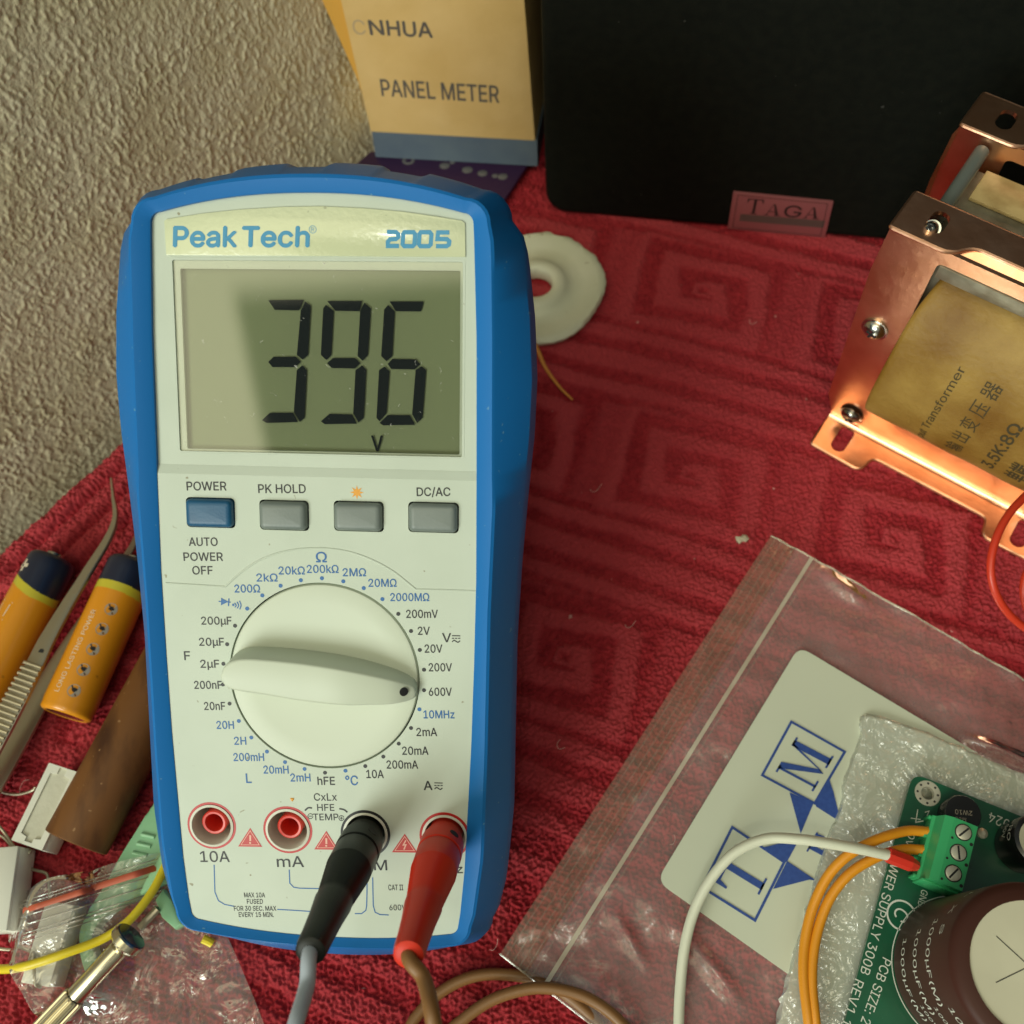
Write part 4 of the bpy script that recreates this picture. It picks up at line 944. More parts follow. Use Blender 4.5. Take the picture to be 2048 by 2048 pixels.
# ------------------------------------------------------------------ transformer
e1_ = np.array([.832, -.555, 0]); FT = Frame((78.3, 161.5, .45), e1_, (0, 0, 1))
tr = thing('transformer', 'output transformer with copper plated brackets and paper wrapped coil', 'transformer', FT)
def bracket(sgn, c0):
    """pressed frame: window plate, feet folded out at the bottom, top flange folded back"""
    b_ = MB().use('copper'); W_ = 70.; Ht = 82.; th_ = 1.1
    fx = Frame((0, 0, c0), (1, 0, 0), (0, 1, 0))
    outer = [(0, 0), (W_, 0), (W_ + 4.4, Ht), (W_ - 18, Ht), (W_ - 20, 79.8), (16.5, 79.8), (14, Ht), (-5.2, Ht), (-6, 66), (-4, 8)]
    outer = [(0.5, 0), (W_ - .5, 0), (W_ + 3, 10), (W_ + 5.6, 66), (W_ + 5.2, Ht), (-5.2, Ht), (-5.8, 66), (-3.4, 10)]
    hole = rrect(8.2, 14.2, 61.8, 77.8, 1.6, 4)
    b_.prism(fx, outer, -th_, 0, holes=[hole])
    # side cheeks, wrapping back round the core
    for sx in (0, 1):
        pts = [(-3.4, 10), (-5.8, 66), (-5.2, Ht)]
        if sx: pts = [(W_ - p[0], p[1]) for p in pts]
        G = np.array([[(p[0], p[1], c0 - .05), (p[0] + (-.9 if not sx else .9) * .5, p[1], c0 - 4 * sgn)] for p in pts]); b_.grid(G)
    # bottom flange with two feet, folded forward (near) or back (far)
    sl = [(6.7 + 2.3 * math.cos(t), 5.6 + (2.6 if math.sin(t) > 0 else -2.6) + 2.3 * math.sin(t)) for t in np.linspace(0, 2 * math.pi, 24, endpoint=False)]
    sl2 = [(W_ - a, b) for a, b in sl][::-1]
    ft_ = round_poly([(-.6, 0), (W_ + .6, 0), (W_ + .4, 12), (W_ - 15.6, 12.4), (W_ - 16.6, 6.1), (17.0, 6.1), (15.8, 12.4), (-.4, 12)], [0, 0, 1.2, 2.4, 2.6, 2.6, 2.4, .6], 6)
    fb_ = Frame((0, .0, c0), (1, 0, 0), (0, 0, sgn))
    b_.prism(fb_, ft_, -.55 if sgn > 0 else -.55, .55, holes=[sl, sl2])
    # rounded fold
    G = np.array([[(a, .55 + 1.6 - 1.6 * math.sin(t), c0 + sgn * (1.6 - 1.6 * math.cos(t))) for a in (-.5, W_ + .5)] for t in np.linspace(0, math.pi / 2, 7)]); b_.grid(G)
    # top flange, folded back; recessed middle; slots
    tf = round_poly([(-5.2, 0), (9.6, 0), (13.2, -4.6), (W_ - 13.2, -4.6), (W_ - 9.6, 0), (W_ + 5.2, 0), (W_ + 4.6, -12.6), (-4.9, -12.6)], [.6, 2.6, 3, 3, 2.6, .6, .5, .5], 6)
    ss = [(3.4 + 2.2 * math.cos(t), -6.6 + (1.3 if math.sin(t) > 0 else -1.3) + 2.2 * math.sin(t)) for t in np.linspace(0, 2 * math.pi, 24, endpoint=False)]
    ft2 = Frame((0, Ht, c0), (1, 0, 0), (0, 0, 1))
    for pf, ol in ((ft2, tf), (fb_, ft_)):
        md_ = ((ol[0][0] + ol[-1][0]) / 2, (ol[0][1] + ol[-1][1]) / 2); b_.tube([pf.p(p[0], p[1], 0) for p in [md_] + list(ol) + [md_]], .62, 8)
    b_.prism(ft2, tf[::-1], -.6, .6, holes=[ss, [(W_ - a, b) for a, b in ss][::-1]])
    # crossbar sloping from the window's top edge to the recessed flange
    cr = [(10, 79.0, c0 - .2), (W_ - 10, 79.0, c0 - .2), (W_ - 13, Ht, c0 - 4.6), (13, Ht, c0 - 4.6)]
    b_.add(cr, [(0, 1, 2, 3)])
    o = b_.build('bracket', tr, local=True, smooth=35); return o
nb_ = bracket(1, 0.0); fbk = bracket(-1, -38.5)
# laminated core, its joints and varnish
cm = MB().use('lam'); cm.box(IDF, (1.5, 4, -36), (68.5, 73.6, -4.5), .4); cm.build('core', tr, local=True)
vm = MB().use('amber'); vm.box(IDF, (5.5, 73.7, -36), (64, 74.8, -25.5), .3); vm.box(IDF, (9.5, 74.5, -4.6), (60.5, 78.2, -1.2), .3); vm.build('paper_strip', tr, local=True)
lm = MB().use('lam'); lm.box(IDF, (8.8, 73.4, -4.0), (61.2, 77.5, .35), .3); lm.build('core_edge', tr, local=True)
# coil: paper wrapped, bulging out through the window with rounded shoulders
cpf = smooth_path([(76.2, -14, 0), (75.6, -6, 0), (72.8, -4.5, 0), (67, 1.6, 0), (58.5, 7.2, 0), (48, 11, 0), (38, 12.2, 0), (29, 11, 0), (22, 7.2, 0), (17.4, 1.2, 0), (15.4, -5.5, 0), (15.2, -14, 0)], 5)[:, :2]
def coil_c(b): return float(np.interp(b, cpf[::-1, 0], cpf[::-1, 1]))
cw = MB().use('paper'); avs = [8.5, 8.8, 9.6] + list(np.linspace(11, 59, 25)) + [60.4, 61.2, 61.5]; V = []; m_ = len(cpf)
for a in avs:
    k = -1.0 if a in (8.5, 61.5) else (-.3 if a in (8.8, 61.2) else 0)
    for (b, c) in cpf: V.append((a + (35 - a) / 26.5 * 3.4 * max(0, (b - 60) / 16) ** 1.8 * (1 if abs(a - 35) > 22 else abs(a - 35) / 22), 46 + (b - 46) * (1 + k / 32), c + k + .12 * math.sin(a * .35 + b * .12)))
cw.add(V, [(i * m_ + j, i * m_ + j + 1, (i + 1) * m_ + j + 1, (i + 1) * m_ + j) for i in range(len(avs) - 1) for j in range(m_ - 1)] + [list(range(m_)), [(len(avs) - 1) * m_ + j for j in range(m_)][::-1]])
coil = cw.build('coil', tr, local=True, smooth=50)
ct = MB().use('paperink')
def ctext(s_, a, b0, b1, h_, bold=0.):
    put_text(ct, lambda x_, y_: (a - y_, (b0 + b1) / 2 + x_, coil_c((b0 + b1) / 2 + x_) + .12 * math.sin((a - y_) * .35 + ((b0 + b1) / 2 + x_) * .12) + .12), s_, 0, 0, h_, b1 - b0, bold)
ctext('put Transformer', 25.2, 27.2, 57.5, 2.1, .005); ctext('输 出 变 压 器', 34.6, 30, 57.5, 2.5, .0); ctext('3.5K:8Ω', 43.6, 30.5, 50.5, 3.1, .03); ctext('单端', 51.6, 31, 39, 3.1, .03)
ct.build('lettering', coil, local=True, smooth=0)
def screw(mb_m, P, axis, r=2.9, hgt=1.9):
    s_ = MB().use(mb_m); x_ = np.cross(axis, (0.3, .9, .2)); fr = Frame(P, x_, np.cross(axis, x_))
    if fr.z @ np.array(axis) < 0: fr = Frame(P, x_, -np.cross(axis, x_))
    s_.lathe(fr, [(r * 1.22, 0), (r * 1.22, .45), (r * 1.0, .5), (r, .9), (r * .86, .5 + hgt * .55), (r * .55, .5 + hgt * .9), (.45, .5 + hgt), (.01, .5 + hgt)], 28)
    s_.use('dark')
    for dx, dy in ((r * .5, .32), (.32, r * .5)): s_.box(fr, (-dx, -dy, .5 + hgt * .86), (dx, dy, .5 + hgt + .04))
    return s_.build('screw', tr, local=True, smooth=40)
screw('steel', (1.2, 46.5, .05), (0, 0, 1), 3.0); screw('darksteel', (5.2, 6.2, .05), (0, -.25, 1), 3.0); screw('steel', (3.0, 81.5, -5.0), (-.12, .75, .62), 1.75, 2.8)
screw('steel', (68.4, 46.5, .05), (0, 0, 1), 3.0); screw('darksteel', (64.8, 6.2, .05), (0, -.25, 1), 3.0)
for a_s in (2.2, 67.8):
    rs = MB().use('sleeve'); rs.tube([(a_s, 77.9, -12.2), (a_s, 77.9, -37.6)], 1.85, 18); rs.build('bolt_sleeve', tr, local=True)
rw = MB().use('redwire')
rp_ = [at(full(1985, 880), 26), at(full(1945, 925), 30), at(full(1905, 968), 32), at(full(1880, 1015), 32), at(full(1869, 1070), 30), at(full(1880, 1122), 26), at(full(1910, 1165), 21), at(full(1965, 1205), 15), at(full(2040, 1240), 8)]
rw.tube(wirepath(rp_), 1.05, 12); rw.tube(wirepath([at(full(2000, 1010), 20), at(full(1950, 1060), 20), at(full(1931, 1110), 18), at(full(1950, 1170), 12), at(full(2010, 1220), 6)]), 1.05, 12)
rw.build('lead_wire', tr, smooth=60)

# ------------------------------------------------------------------ white ceramic ring with a thread
rc_ = np.array([-13.6, 210.9, 0.])
rb = MB().use('ring')
rb.lathe(Frame(rc_, (1, 0, 0), (0, 1, 0)), [(5.5, .2), (5.4, 3.8), (5.9, 4.9), (7.2, 5.4), (9.2, 5.2), (10.2, 4.4), (11.2, 3.3), (13.5, 2.6), (17, 2.9), (20.5, 3.9), (22.4, 3.9), (23.2, 3.0), (22.9, 1.6), (20, .4), (5.5, .2)], 96,
         wob=lambda t, r: -.015 + .019 * max(0, r - 17) / 5 * (.7 * math.sin(3 * t) + .6 * math.sin(5 * t + 1) + max(0, math.sin(t)) * (.8 * math.sin(14 * t) + .5 * math.sin(23 * t + 1)) + .25 * math.sin(37 * t)))
ro = rb.build('ceramic_ring', loc=rc_, smooth=50); tag(ro, 'white ceramic disc with a round hole, behind the meter on the towel', 'disc')
th = MB().use('thread'); th.tube(wirepath([at(k7(150, 900), 4.6), at(k7(200, 950), 4.0), at(k7(250, 1060), 1.8), at(k7(325, 1165), 1.4), at(k7(400, 1240), 1.3)]), np.linspace(.85, .35, 41), 8)
tag(th.build('thread', loc=at(k7(250, 1060), 0)), 'short orange thread curving out from under the white disc', 'thread')
cr_ = MB().use('crumb'); pc_ = at(full(1400, 1017), .9)
cr_.lathe(Frame(pc_, (1, 0, 0), (0, 1, 0)), [(.01, -.5), (1.3, -.2), (1.6, .2), (1.0, .8), (.01, 1.0)], 9, wob=lambda t, r: .35 * math.sin(2 * t + 1) + .2 * math.sin(5 * t))
tag(cr_.build('crumb', loc=pc_, smooth=20), 'tiny pale crumb on the towel near the bag corner', 'crumb')

# ------------------------------------------------------------------ zip bag on the right, its white printed patch
zB = 2.6
bTL, bBL = at(full(1455, 1010), zB), at(full(950, 1805), zB)
bdx = at(k9(956, 280), zB) - bTL; bdx /= np.linalg.norm(bdx); bdy = bTL - bBL; Lb = np.linalg.norm(bdy)
FBG = Frame(bTL, bdx, bdy)       # local x runs to the right along the top edge, y runs up the zip edge
def G2(q, z=zB): l = FBG.inv(at(q, z)); return l[0], l[1]
bag = thing('zip_bag', 'clear plastic zip bag lying on the towel, white patch printed with blue letters', 'plastic bag', loc=bTL)
def bag_h(a, b):
    a = np.asarray(a, float); b = np.asarray(b, float)
    def ridge(p, q, w_, h_):
        d_ = np.array(q) - np.array(p); L2 = d_ @ d_; t_ = np.clip(((a - p[0]) * d_[0] + (b - p[1]) * d_[1]) / L2, 0, 1)
        ds = np.hypot(a - p[0] - d_[0] * t_, b - p[1] - d_[1] * t_); return h_ * np.exp(-(ds / w_) ** 2) * np.sin(np.pi * np.clip(t_, .02, .98)) ** .5
    f = ridge(FOLD[0], FOLD[1], 1.3, 2.6) + ridge(FOLD[2], FOLD[3], 2.2, 1.6) + ridge(FOLD[4], FOLD[5], 2.0, 1.3) + ridge(FOLD[6], FOLD[7], 1.6, 1.2)
    rim = np.exp(-np.abs(b) / 3.) + np.exp(-np.abs(b + Lb) / 3.)
    return f + rim * .9 * (vnoise(a / 3.2 + 10, b / 3.2 + 70, 55) - .3) + zB + 1.1 * (vnoise(a / 15 + 40, b / 15 + 40, 51) - .5) + .7 * (vnoise(a / 4.5 + 40, b / 9 + 40, 52) - .5) + .25 * (vnoise(a / 1.6 + 90, b / 3 + 90, 53) - .5)
bmx = 150.
FOLD = [G2(q) for q in (k9(380, 850), k9(1100, 1130), k4(1640, 230), k4(1900, 420), k8(420, 1050), k8(1000, 1750), k6(700, 560), k6(880, 860))]
a_ = np.linspace(0, bmx, 190); b_ = np.linspace(0, -Lb, 150); A_, B_ = np.meshgrid(a_, b_)
jit = .5 * (vnoise(A_ / 2.2, B_ / 2.2, 54) - .5)
def bag_pts(A, B, dz=0.):
    H_ = bag_h(A, B) + dz
    return FBG.o[None, None, :] * [1, 1, 0] + A[..., None] * FBG.x + B[..., None] * FBG.y + H_[..., None] * np.array([0, 0, 1.])
Bj = B_ + jit * (np.abs(B_) < .5) + jit * (np.abs(B_ + Lb) < .5)
mb = MB().use('bag'); mb.grid(bag_pts(A_[:, 10:], Bj[:, 10:])); bf = mb.build('film_sheet', bag, smooth=180)
mb = MB().use('baglip'); mb.grid(bag_pts(A_[:, :11], Bj[:, :11])); mb.build('bag_lip', bag, smooth=180)
zz = MB().use('sealline')
def bag_strip(mb, a, w_, dz):
    bs = np.linspace(0, -Lb, 150)
    mb.grid(np.array([[FBG.o * [1, 1, 0] + aa * FBG.x + b * FBG.y + np.array([0, 0, float(bag_h(np.array(aa), np.array(b))) + dz]) for aa in (a - w_ / 2, a + w_ / 2)] for b in bs]))
aw = (G2(k4(1580, 165))[0] + G2(k4(540, 1932))[0]) / 2
bag_strip(zz, aw, 1.05, .35); zz.build('zip_seal', bag, smooth=180)
ls = MB().use('crease')
for q0, q1 in ((k4(1415, 70), k4(225, 1932)), (k4(1440, 85), k4(290, 1932)), (k4(1465, 100), k4(345, 1932)), (k4(1490, 112), k4(395, 1932)), (k4(1520, 130), k4(440, 1932))):
    bag_strip(ls, (G2(q0)[0] + G2(q1)[0]) / 2, .13, .3)
bag_strip(ls, aw + 1.7, .16, .3)
ls.build('zip_ridge', bag, smooth=180)
ed_ = MB().use('crease')
for b in (0, -Lb): ed_.tube([FBG.o * [1, 1, 0] + a * FBG.x + b * FBG.y + np.array([0, 0, float(bag_h(np.array(a), np.array(b)))]) for a in np.linspace(0, bmx, 120)], .28, 6)
ed_.build('edge_weld', bag)
pq = [G2(p) for p in (k4(1490, 690), k4(870, 1750), k6(1010, 475), k6(1625, 905), k4(1600, 660), k9(160, 815))]
px0 = (pq[0][0] + pq[1][0]) / 2; py1 = (pq[4][1] + pq[5][1]) / 2; py0 = (pq[2][1] + pq[3][1]) / 2
fp = Frame(FBG.o * [1, 1, 0] + np.array([0, 0, zB + .0]), FBG.x, FBG.y)
pt = MB().use('patch')
Npx, Npy = 60, 50
rr = round_poly([(px0, py0), (px0 + 84, py0), (px0 + 84, py1), (px0, py1)], [3.4, 3.4, 3.4, 3.4], 8)
pt.prism(fp, rr, .62, .85); pto = pt.build('printed_patch', bag, smooth=40)
PZ = 1.05
def plz(q): l = fp.inv(at(q, zB + .8)); return l[0], l[1]
lg = MB().use('logoblue')
Mq = [np.array(plz(q)) for q in (k4(1500, 1015), k4(1775, 1170), k4(1620, 1435), k4(1350, 1290))]
Tq = [np.array(plz(q)) for q in (k8(920, 235), k8(1365, 535), k8(1115, 1035), k8(660, 750))]
lg.ribbon(fp, [tuple(p) for p in Mq], .62, PZ, True); lg.ribbon(fp, [tuple(p) for p in Tq], .62, PZ, True)
for Q_, ch, s0, s1_ in ((Mq, 'M', .14, .86), (Tq, 'T', .14, .86)):
    o_ = Q_[3]; ux = Q_[0] - Q_[3]; uy = Q_[3] - Q_[2]       # letter reads along ux seen with its top to the left
    # letter local x -> from Q0 to Q3 direction (downwards), local y(up) -> towards Q0/Q1 ... rotated print
    xx = (Q_[3] - Q_[0]); yy = (Q_[0] - Q_[1]) * -1
    org = Q_[0]
    f_l = lambda a, b, z, Q_=Q_: fp.p(*(Q_[2] + (Q_[1] - Q_[2]) * a + (Q_[3] - Q_[2]) * b), z)
    serif(lg, f_l, ch, .16, .12, .68, .72, PZ + .0)
sidesM = [plz(q) for q in (k4(1490, 1378), k4(1615, 1432), k4(1548, 1590))]
lg.flat(fp, sidesM, PZ + .02); lg.flat(fp, [plz(q) for q in (k4(1620, 1432), k4(1695, 1310), k4(1718, 1380), k4(1742, 1480), k4(1735, 1520), k4(1628, 1452))], PZ + .02)
lg.flat(fp, [plz(q) for q in (k8(1180, 410), k8(1320, 375), k8(1475, 375), k8(1390, 530), k8(1365, 535))], PZ + .02)
lg.flat(fp, [plz(q) for q in (k8(1390, 525), k8(1645, 695), k8(1580, 685), k8(1270, 765))], PZ + .02)
o_ = np.array(plz(k8(1790, 565))); xx = np.array(plz(k8(1650, 265))) - np.array(plz(k8(1555, 440))); yy = np.array(plz(k8(1555, 440))) - o_
serif(lg, lambda a, b, z: fp.p(*(o_ + xx * a + yy * b), z), 'E', 0, 0, 1, 1, PZ)
lg.build('printed_logo', pto, smooth=0)

# ------------------------------------------------------------------ crinkled white bag under the circuit board
fz = 5.2
FO = [at(q, fz)[:2] for q in (k4(1900, 960), (1898, 1476), (1953, 1500), (2036, 1536), (2150, 1575), (2250, 1800), (2250, 2180), (1540, 2180), (1555, 2047), (1567, 1984), (1583, 1926), (1606, 1845), (1620, 1791), (1655, 1670), (1675, 1632), (1691, 1551), (1718, 1477))]
FO = np.array(FO); fpoly = smooth_path(np.c_[FO, np.zeros(len(FO))], 4, True)[:, :2]
fpoly = fpoly + rng.normal(0, .22, fpoly.shape)
cc_ = fpoly.mean(0); rings = np.linspace(0, 1, 60)[1:]
V = [(*cc_, fz)]; m_ = len(fpoly)
fine = []
for r in rings:
    P = cc_ + (fpoly - cc_) * r
    hz = fz - .3 + .6 * (vnoise(P[:, 0] / 7 + 60, P[:, 1] / 7 + 60, 61) - .3) * np.clip((1 - r) * 8, .25, 1) + .22 * np.abs(vnoise(P[:, 0] / 3.2 + 60, P[:, 1] / 3.2 + 60, 62) - .5) - 2.0 * max(0, (r - .97) / .03)
    V += [(P[i][0], P[i][1], hz[i]) for i in range(m_)]
F_ = [(0, 1 + (i + 1) % m_, 1 + i)[::-1] for i in range(m_)]
for k in range(len(rings) - 1): F_ += [(1 + k * m_ + i, 1 + k * m_ + (i + 1) % m_, 1 + (k + 1) * m_ + (i + 1) % m_, 1 + (k + 1) * m_ + i) for i in range(m_)]
fm = MB().use('foam'); fm.add(V, F_); fo_ = fm.build('crinkled_bag', loc=(*cc_, 0), smooth=60)
tag(fo_, 'crinkled milky plastic bag lying under the green circuit board', 'plastic bag')

# ------------------------------------------------------------------ power supply board
zb = 9.6; po_ = at(k5(815, 195), zb)
ex = np.array([.925, -.38, 0]); FPB = Frame(po_, ex, (.38, .925, 0))
psu = thing('power_supply_board', 'green power supply circuit board carrying a big brown capacitor', 'circuit board', FPB)
def PB(q, dz=0.): l = FPB.inv(at(q, zb + dz)); return l[0], l[1]
hole_c = PB(k5(900, 305))
b_ = MB().use('pcb'); outl = round_poly([(-.9, -95), (70, -95), (70, .9), (-.9, .9)], [3, 3, 3, 3.2], 6)
b_.prism(IDF, outl, -1.6, 0, holes=[circle(*hole_c, 1.65, 28)[::-1]]); b_.build('board', psu, local=True)
pad = MB().use('gold'); fh = Frame((*hole_c, 0), (1, 0, 0), (0, 1, 0)); pad.lathe(fh, [(1.62, -1.6), (1.62, .05), (1.8, .07), (3.1, .07), (3.15, .0)], 40)
pad.use('dark')
for k in range(8): a = k * math.pi / 4 + .2; pad.flat(fh, circle(2.45 * math.cos(a), 2.45 * math.sin(a), .3, 10), .09)
pad.build('mounting_pad', psu, local=True)
CC = FPB.inv(np.array([90.4, 5.6, zb]))[:2]; CR = 16.45; CH = 40.5
sk = MB().use('silk'); sk.ribbon(IDF, circle(*CC, 16.7, 80), .22, .05, True)
def ptext(s_, qa, qb, h_, bold=0.):
    A, B = np.array(PB(qa)), np.array(PB(qb)); d_ = B - A; C = (A + B) / 2
    put_text(sk, lambda a, b: (a, b, .05), s_, C[0], C[1], h_, np.linalg.norm(d_), bold, math.atan2(d_[1], d_[0]))
ptext('POWER SUPPLY 300B', k5(700, 700), k5(455, 1580), 2.1, .0); ptext('REV1.1', k5(420, 1625), k5(320, 1945), 2.1, .0)
ptext('PCB SIZE: 240', k5(615, 1475), k5(420, 2040), 2.1); ptext('GNDN', k5(880, 990), k5(840, 1140), 1.55); ptext('024', k5(1475, 530), k5(1330, 470), 2.4)
ptext('0V', k5(790, 590), k5(760, 680), 1.5)
cpc = PB(k5(715, 1165)); sk.ribbon(IDF, circle(*cpc, 3.3, 36), .42, .05, True); put_text(sk, lambda a, b: (a, b, .06), 'C', *cpc, 3.4, 2.7, .0, -1.96)
sk.ribbon(IDF, [PB(k5(*p)) for p in ((780, 480), (850, 490))], .2, .05); sk.ribbon(IDF, [PB(k5(*p)) for p in ((830, 420), (815, 510), (870, 500))], .2, .05); sk.ribbon(IDF, [PB(k5(*p)) for p in ((885, 490), (910, 430), (880, 440))], .2, .05)
sk.build('silkscreen_print', psu, local=True, smooth=0)
# big capacitor
fc = Frame((*CC, 0), (1, 0, 0), (0, 1, 0))
cp = MB().use('brown_cap'); cp.lathe(fc, [(CR - .3, .2), (CR, .8), (CR, CH - 2.2), (CR - .5, CH - .9), (CR - 1.8, CH - .2), (CR - 3.6, CH), (CR - 3.7, CH - .35)], 80, capA=True)
cap = cp.build('big_capacitor', psu, local=True, smooth=50)
cd = MB().use('captop'); cd.lathe(fc, [(CR - 3.7, CH - .3), (.01, CH - .3)], 60); cd.use('dark')
VC = np.array([CC[0] - 1.5, CC[1]])
for a0 in (2.75, 3.95, .9):
    cd.ribbon(IDF, [(VC[0] + .6 * math.cos(a0), VC[1] + .6 * math.sin(a0)), (VC[0] + 7.6 * math.cos(a0), VC[1] + 7.6 * math.sin(a0))], .2, CH - .26)
cd.build('top_disc', cap, local=True, smooth=40)
ca = MB().use('silk')
def captext(s_, q, zc_, h_, wdeg, bold=0.):
    P = at(q, zb + zc_); l = FPB.inv(P); a0 = math.atan2(l[1] - CC[1], l[0] - CC[0])
    k = math.radians(wdeg)
    put_text(ca, lambda x_, y_: (CC[0] + (CR + .06) * math.cos(a0 + x_ / CR), CC[1] + (CR + .06) * math.sin(a0 + x_ / CR), zc_ + y_), s_, 0, 0, h_, CR * k, bold)
for q, z_ in ((k5(775, 1620), 8), (k5(905, 1560), 17), (k5(1035, 1500), 26)):
    captext('1000µF(M)', q, z_, 2.5, 62, .0)
captext('L  X  S', k5(1130, 1175), 32.6, 2.0, 40); captext('100V', k5(1010, 1900), 21.5, 1.9, 18); captext('100V', k5(870, 1915), 12.5, 1.9, 18); captext('105°', k5(1230, 1850), 31, 2.6, 24)
captext('NIPPON', k5(1340, 985), 33.6, 1.3, 15)
ca.build('lettering', cap, local=True, smooth=0)
# small parts
rec = MB().use('capblack'); rcx = FPB.inv(at(k5(1150, 445), zb + 6))[:2]; frc = Frame((*rcx, 0), (1, 0, 0), (0, 1, 0))
rec.lathe(frc, [(4.3, .3), (4.4, 5.6), (4.1, 6.2), (.01, 6.25)], 40); ro_ = rec.build('bridge_rectifier', psu, local=True)
rt = MB().use('greyicon'); 
put_text(rt, lambda a, b: (a, b, 6.32), '2W10', rcx[0], rcx[1] + .1, 1.1, 4.0, 0, math.radians(197 - 360)); put_text(rt, lambda a, b: (a, b, 6.32), 'MIC', rcx[0] - .3, rcx[1] - 1.8, 1.0, 2.6, 0, math.radians(197 - 360)); rt.build('lettering', ro_, local=True, smooth=0)
sc_ = FPB.inv(at(k5(1700, 640), zb + 12))[:2]; fsc = Frame((*sc_, 0), (1, 0, 0), (0, 1, 0))
s2 = MB().use('capblack'); s2.lathe(fsc, [(6.2, .2), (6.3, 11.2), (5.9, 12), (5.0, 12.3)], 48); smc = s2.build('small_capacitor', psu, local=True)
s3 = MB().use('captop'); s3.lathe(fsc, [(5.0, 12.25), (.01, 12.25)], 40); s3.build('top_disc', smc, local=True)
s4 = MB().use('silk'); 
for s_, z_, da in (('RO', 9.6, 3.2), ('50V', 6.2, 3.05)):
    put_text(s4, lambda x_, y_: (sc_[0] + 6.36 * math.cos(da + x_ / 6.3), sc_[1] + 6.36 * math.sin(da + x_ / 6.3), z_ + y_), s_, 0, 0, 1.9, 3.6)
s4.build('lettering', smc, local=True, smooth=0)
lq = FPB.inv(at(k5(1305, 580), zb + 2))[:2]; jd = MB().use('gold'); jd.lathe(Frame((*lq, 0), (1, 0, 0), (0, 1, 0)), [(1.3, .02), (1.2, .5), (.5, 1.0), (.01, 1.0)], 20); jd.build('solder_pad', psu, local=True)
# terminal block
tx0, ty0, ty1 = 4.9, -24.3, -8.6
tbk = MB().use('term')
prof_ = [(0, 0), (0, 4.6), (.7, 5.0), (1.6, 9.0), (3.4, 10.2), (8.9, 10.2), (9.3, 8.6), (9.3, 0)]
ftb = Frame((tx0, ty1, .1), (1, 0, 0), (0, 0, 1))       # extrudes towards -y of the board
tbk.prism(ftb, prof_, 0, ty1 - ty0)
tbk.box(Frame((tx0, ty0, .1), (1, 0, 0), (0, 1, 0)), (.5, -.55, 0), (9.0, .05, 7.5), .15)
for k in range(4): tbk.box(IDF, (tx0 - .7, ty0 + .1 + k * 5.0 if k < 3 else ty1 - .9, .1), (tx0 + .05, ty0 + .8 + k * 5.0 if k < 3 else ty1 - .2, 4.6), .1)
tmo = tbk.build('terminal_block', psu, local=True, smooth=30)
for k in range(3):
    yk = ty0 + 3.1 + k * 5.0
    sw = MB().use('dark'); fk = Frame((tx0 + 6.1, yk, 10.3), (1, 0, 0), (0, 1, 0))
    sw.lathe(fk, [(2.0, .02), (1.85, .05), (1.85, .03)], 28, capB=True); sw.use('gold'); sw.lathe(fk, [(1.75, .06), (1.7, .3), (1.5, .38), (.01, .38)], 28)
    a = (1.1, 1.9, 1.0)[k]; sw.use('dark').box(Frame((tx0 + 6.1, yk, 10.3), (math.cos(a), math.sin(a), 0), (-math.sin(a), math.cos(a), 0)), (-1.55, -.22, .37), (1.55, .22, .42))
    sw.build('screw', tmo, local=True, smooth=40)
    ck = MB().use('dark'); ck.lathe(Frame((tx0 + 8.4, yk - 2.0, 10.3), (1, 0, 0), (0, 1, 0)), [(.42, .03), (.01, .03)], 12); ck.lathe(Frame((tx0 + 4.0, yk - 2.2, 10.3), (1, 0, 0), (0, 1, 0)), [(.3, .03), (.01, .03)], 12); ck.build('test_hole', tmo, local=True)

# ------------------------------------------------------------------ wires into the terminal block
ow = MB().use('orangewire')
zt = zb + 3.6
ow.tube(wirepath([at(k5(1010, 575), zt), at(k5(905, 576), zt), at(k5(760, 570), zt + .6), at(k5(600, 610), zt + 2), at(k5(450, 675), zt + 2.6), at(k5(310, 765), zt + 2), at(k5(190, 900), zt), at(k5(90, 1110), zt - 2), at(k5(35, 1350), zt - 3), at(k5(25, 1600), zt - 3), at(k5(55, 1880), zt - 3), at(k5(80, 2100), zt - 4)]), 1.22, 14)
tag(ow.build('orange_wire', loc=at(k5(300, 780), 0)), 'orange wire from the upper terminal, outer of the two orange bends', 'wire', 'orange wires into the terminal block')
ow2 = MB().use('orangewire')
ow2.tube(wirepath([at(k5(1000, 690), zt), at(k5(880, 705), zt), at(k5(750, 700), zt), at(k5(620, 725), zt + .3), at(k5(480, 785), zt + .6), at(k5(340, 880), zt), at(k5(220, 1030), zt - 1.4), at(k5(140, 1220), zt - 2.6), at(k5(95, 1430), zt - 3), at(k5(85, 1650), zt - 3), at(k5(105, 1880), zt - 3), at(k5(125, 2100), zt - 4)]), 1.22, 14)
tag(ow2.build('orange_wire', loc=at(k5(400, 830), 0)), 'orange wire from the middle terminal, inner of the two orange bends', 'wire', 'orange wires into the terminal block')
ww = thing('white_wire', 'white wire with a red crimped end, arching over the printed patch', 'wire', loc=at(k6(1500, 200), 0))
wz = 9.
wm = MB().use('whitewire'); wp = [at(k5(640, 745), zb + 6.4), at(k5(430, 700), zb + 7.5), at(k5(180, 655), zb + 8), at(k5(0, 630), zb + 8), at(k6(1500, 200), wz + 7), at(k6(1340, 270), wz + 5), at(k6(1220, 400), wz + 2), at(k6(1130, 570), wz - 1), at(k6(1080, 760), wz - 3), at(k6(1058, 960), wz - 4.5), at(k6(1050, 1154), wz - 5), at(k6(1055, 1330), wz - 5)]
wm.tube(wirepath(wp), 1.28, 14); wm.build('insulation', ww, smooth=60)
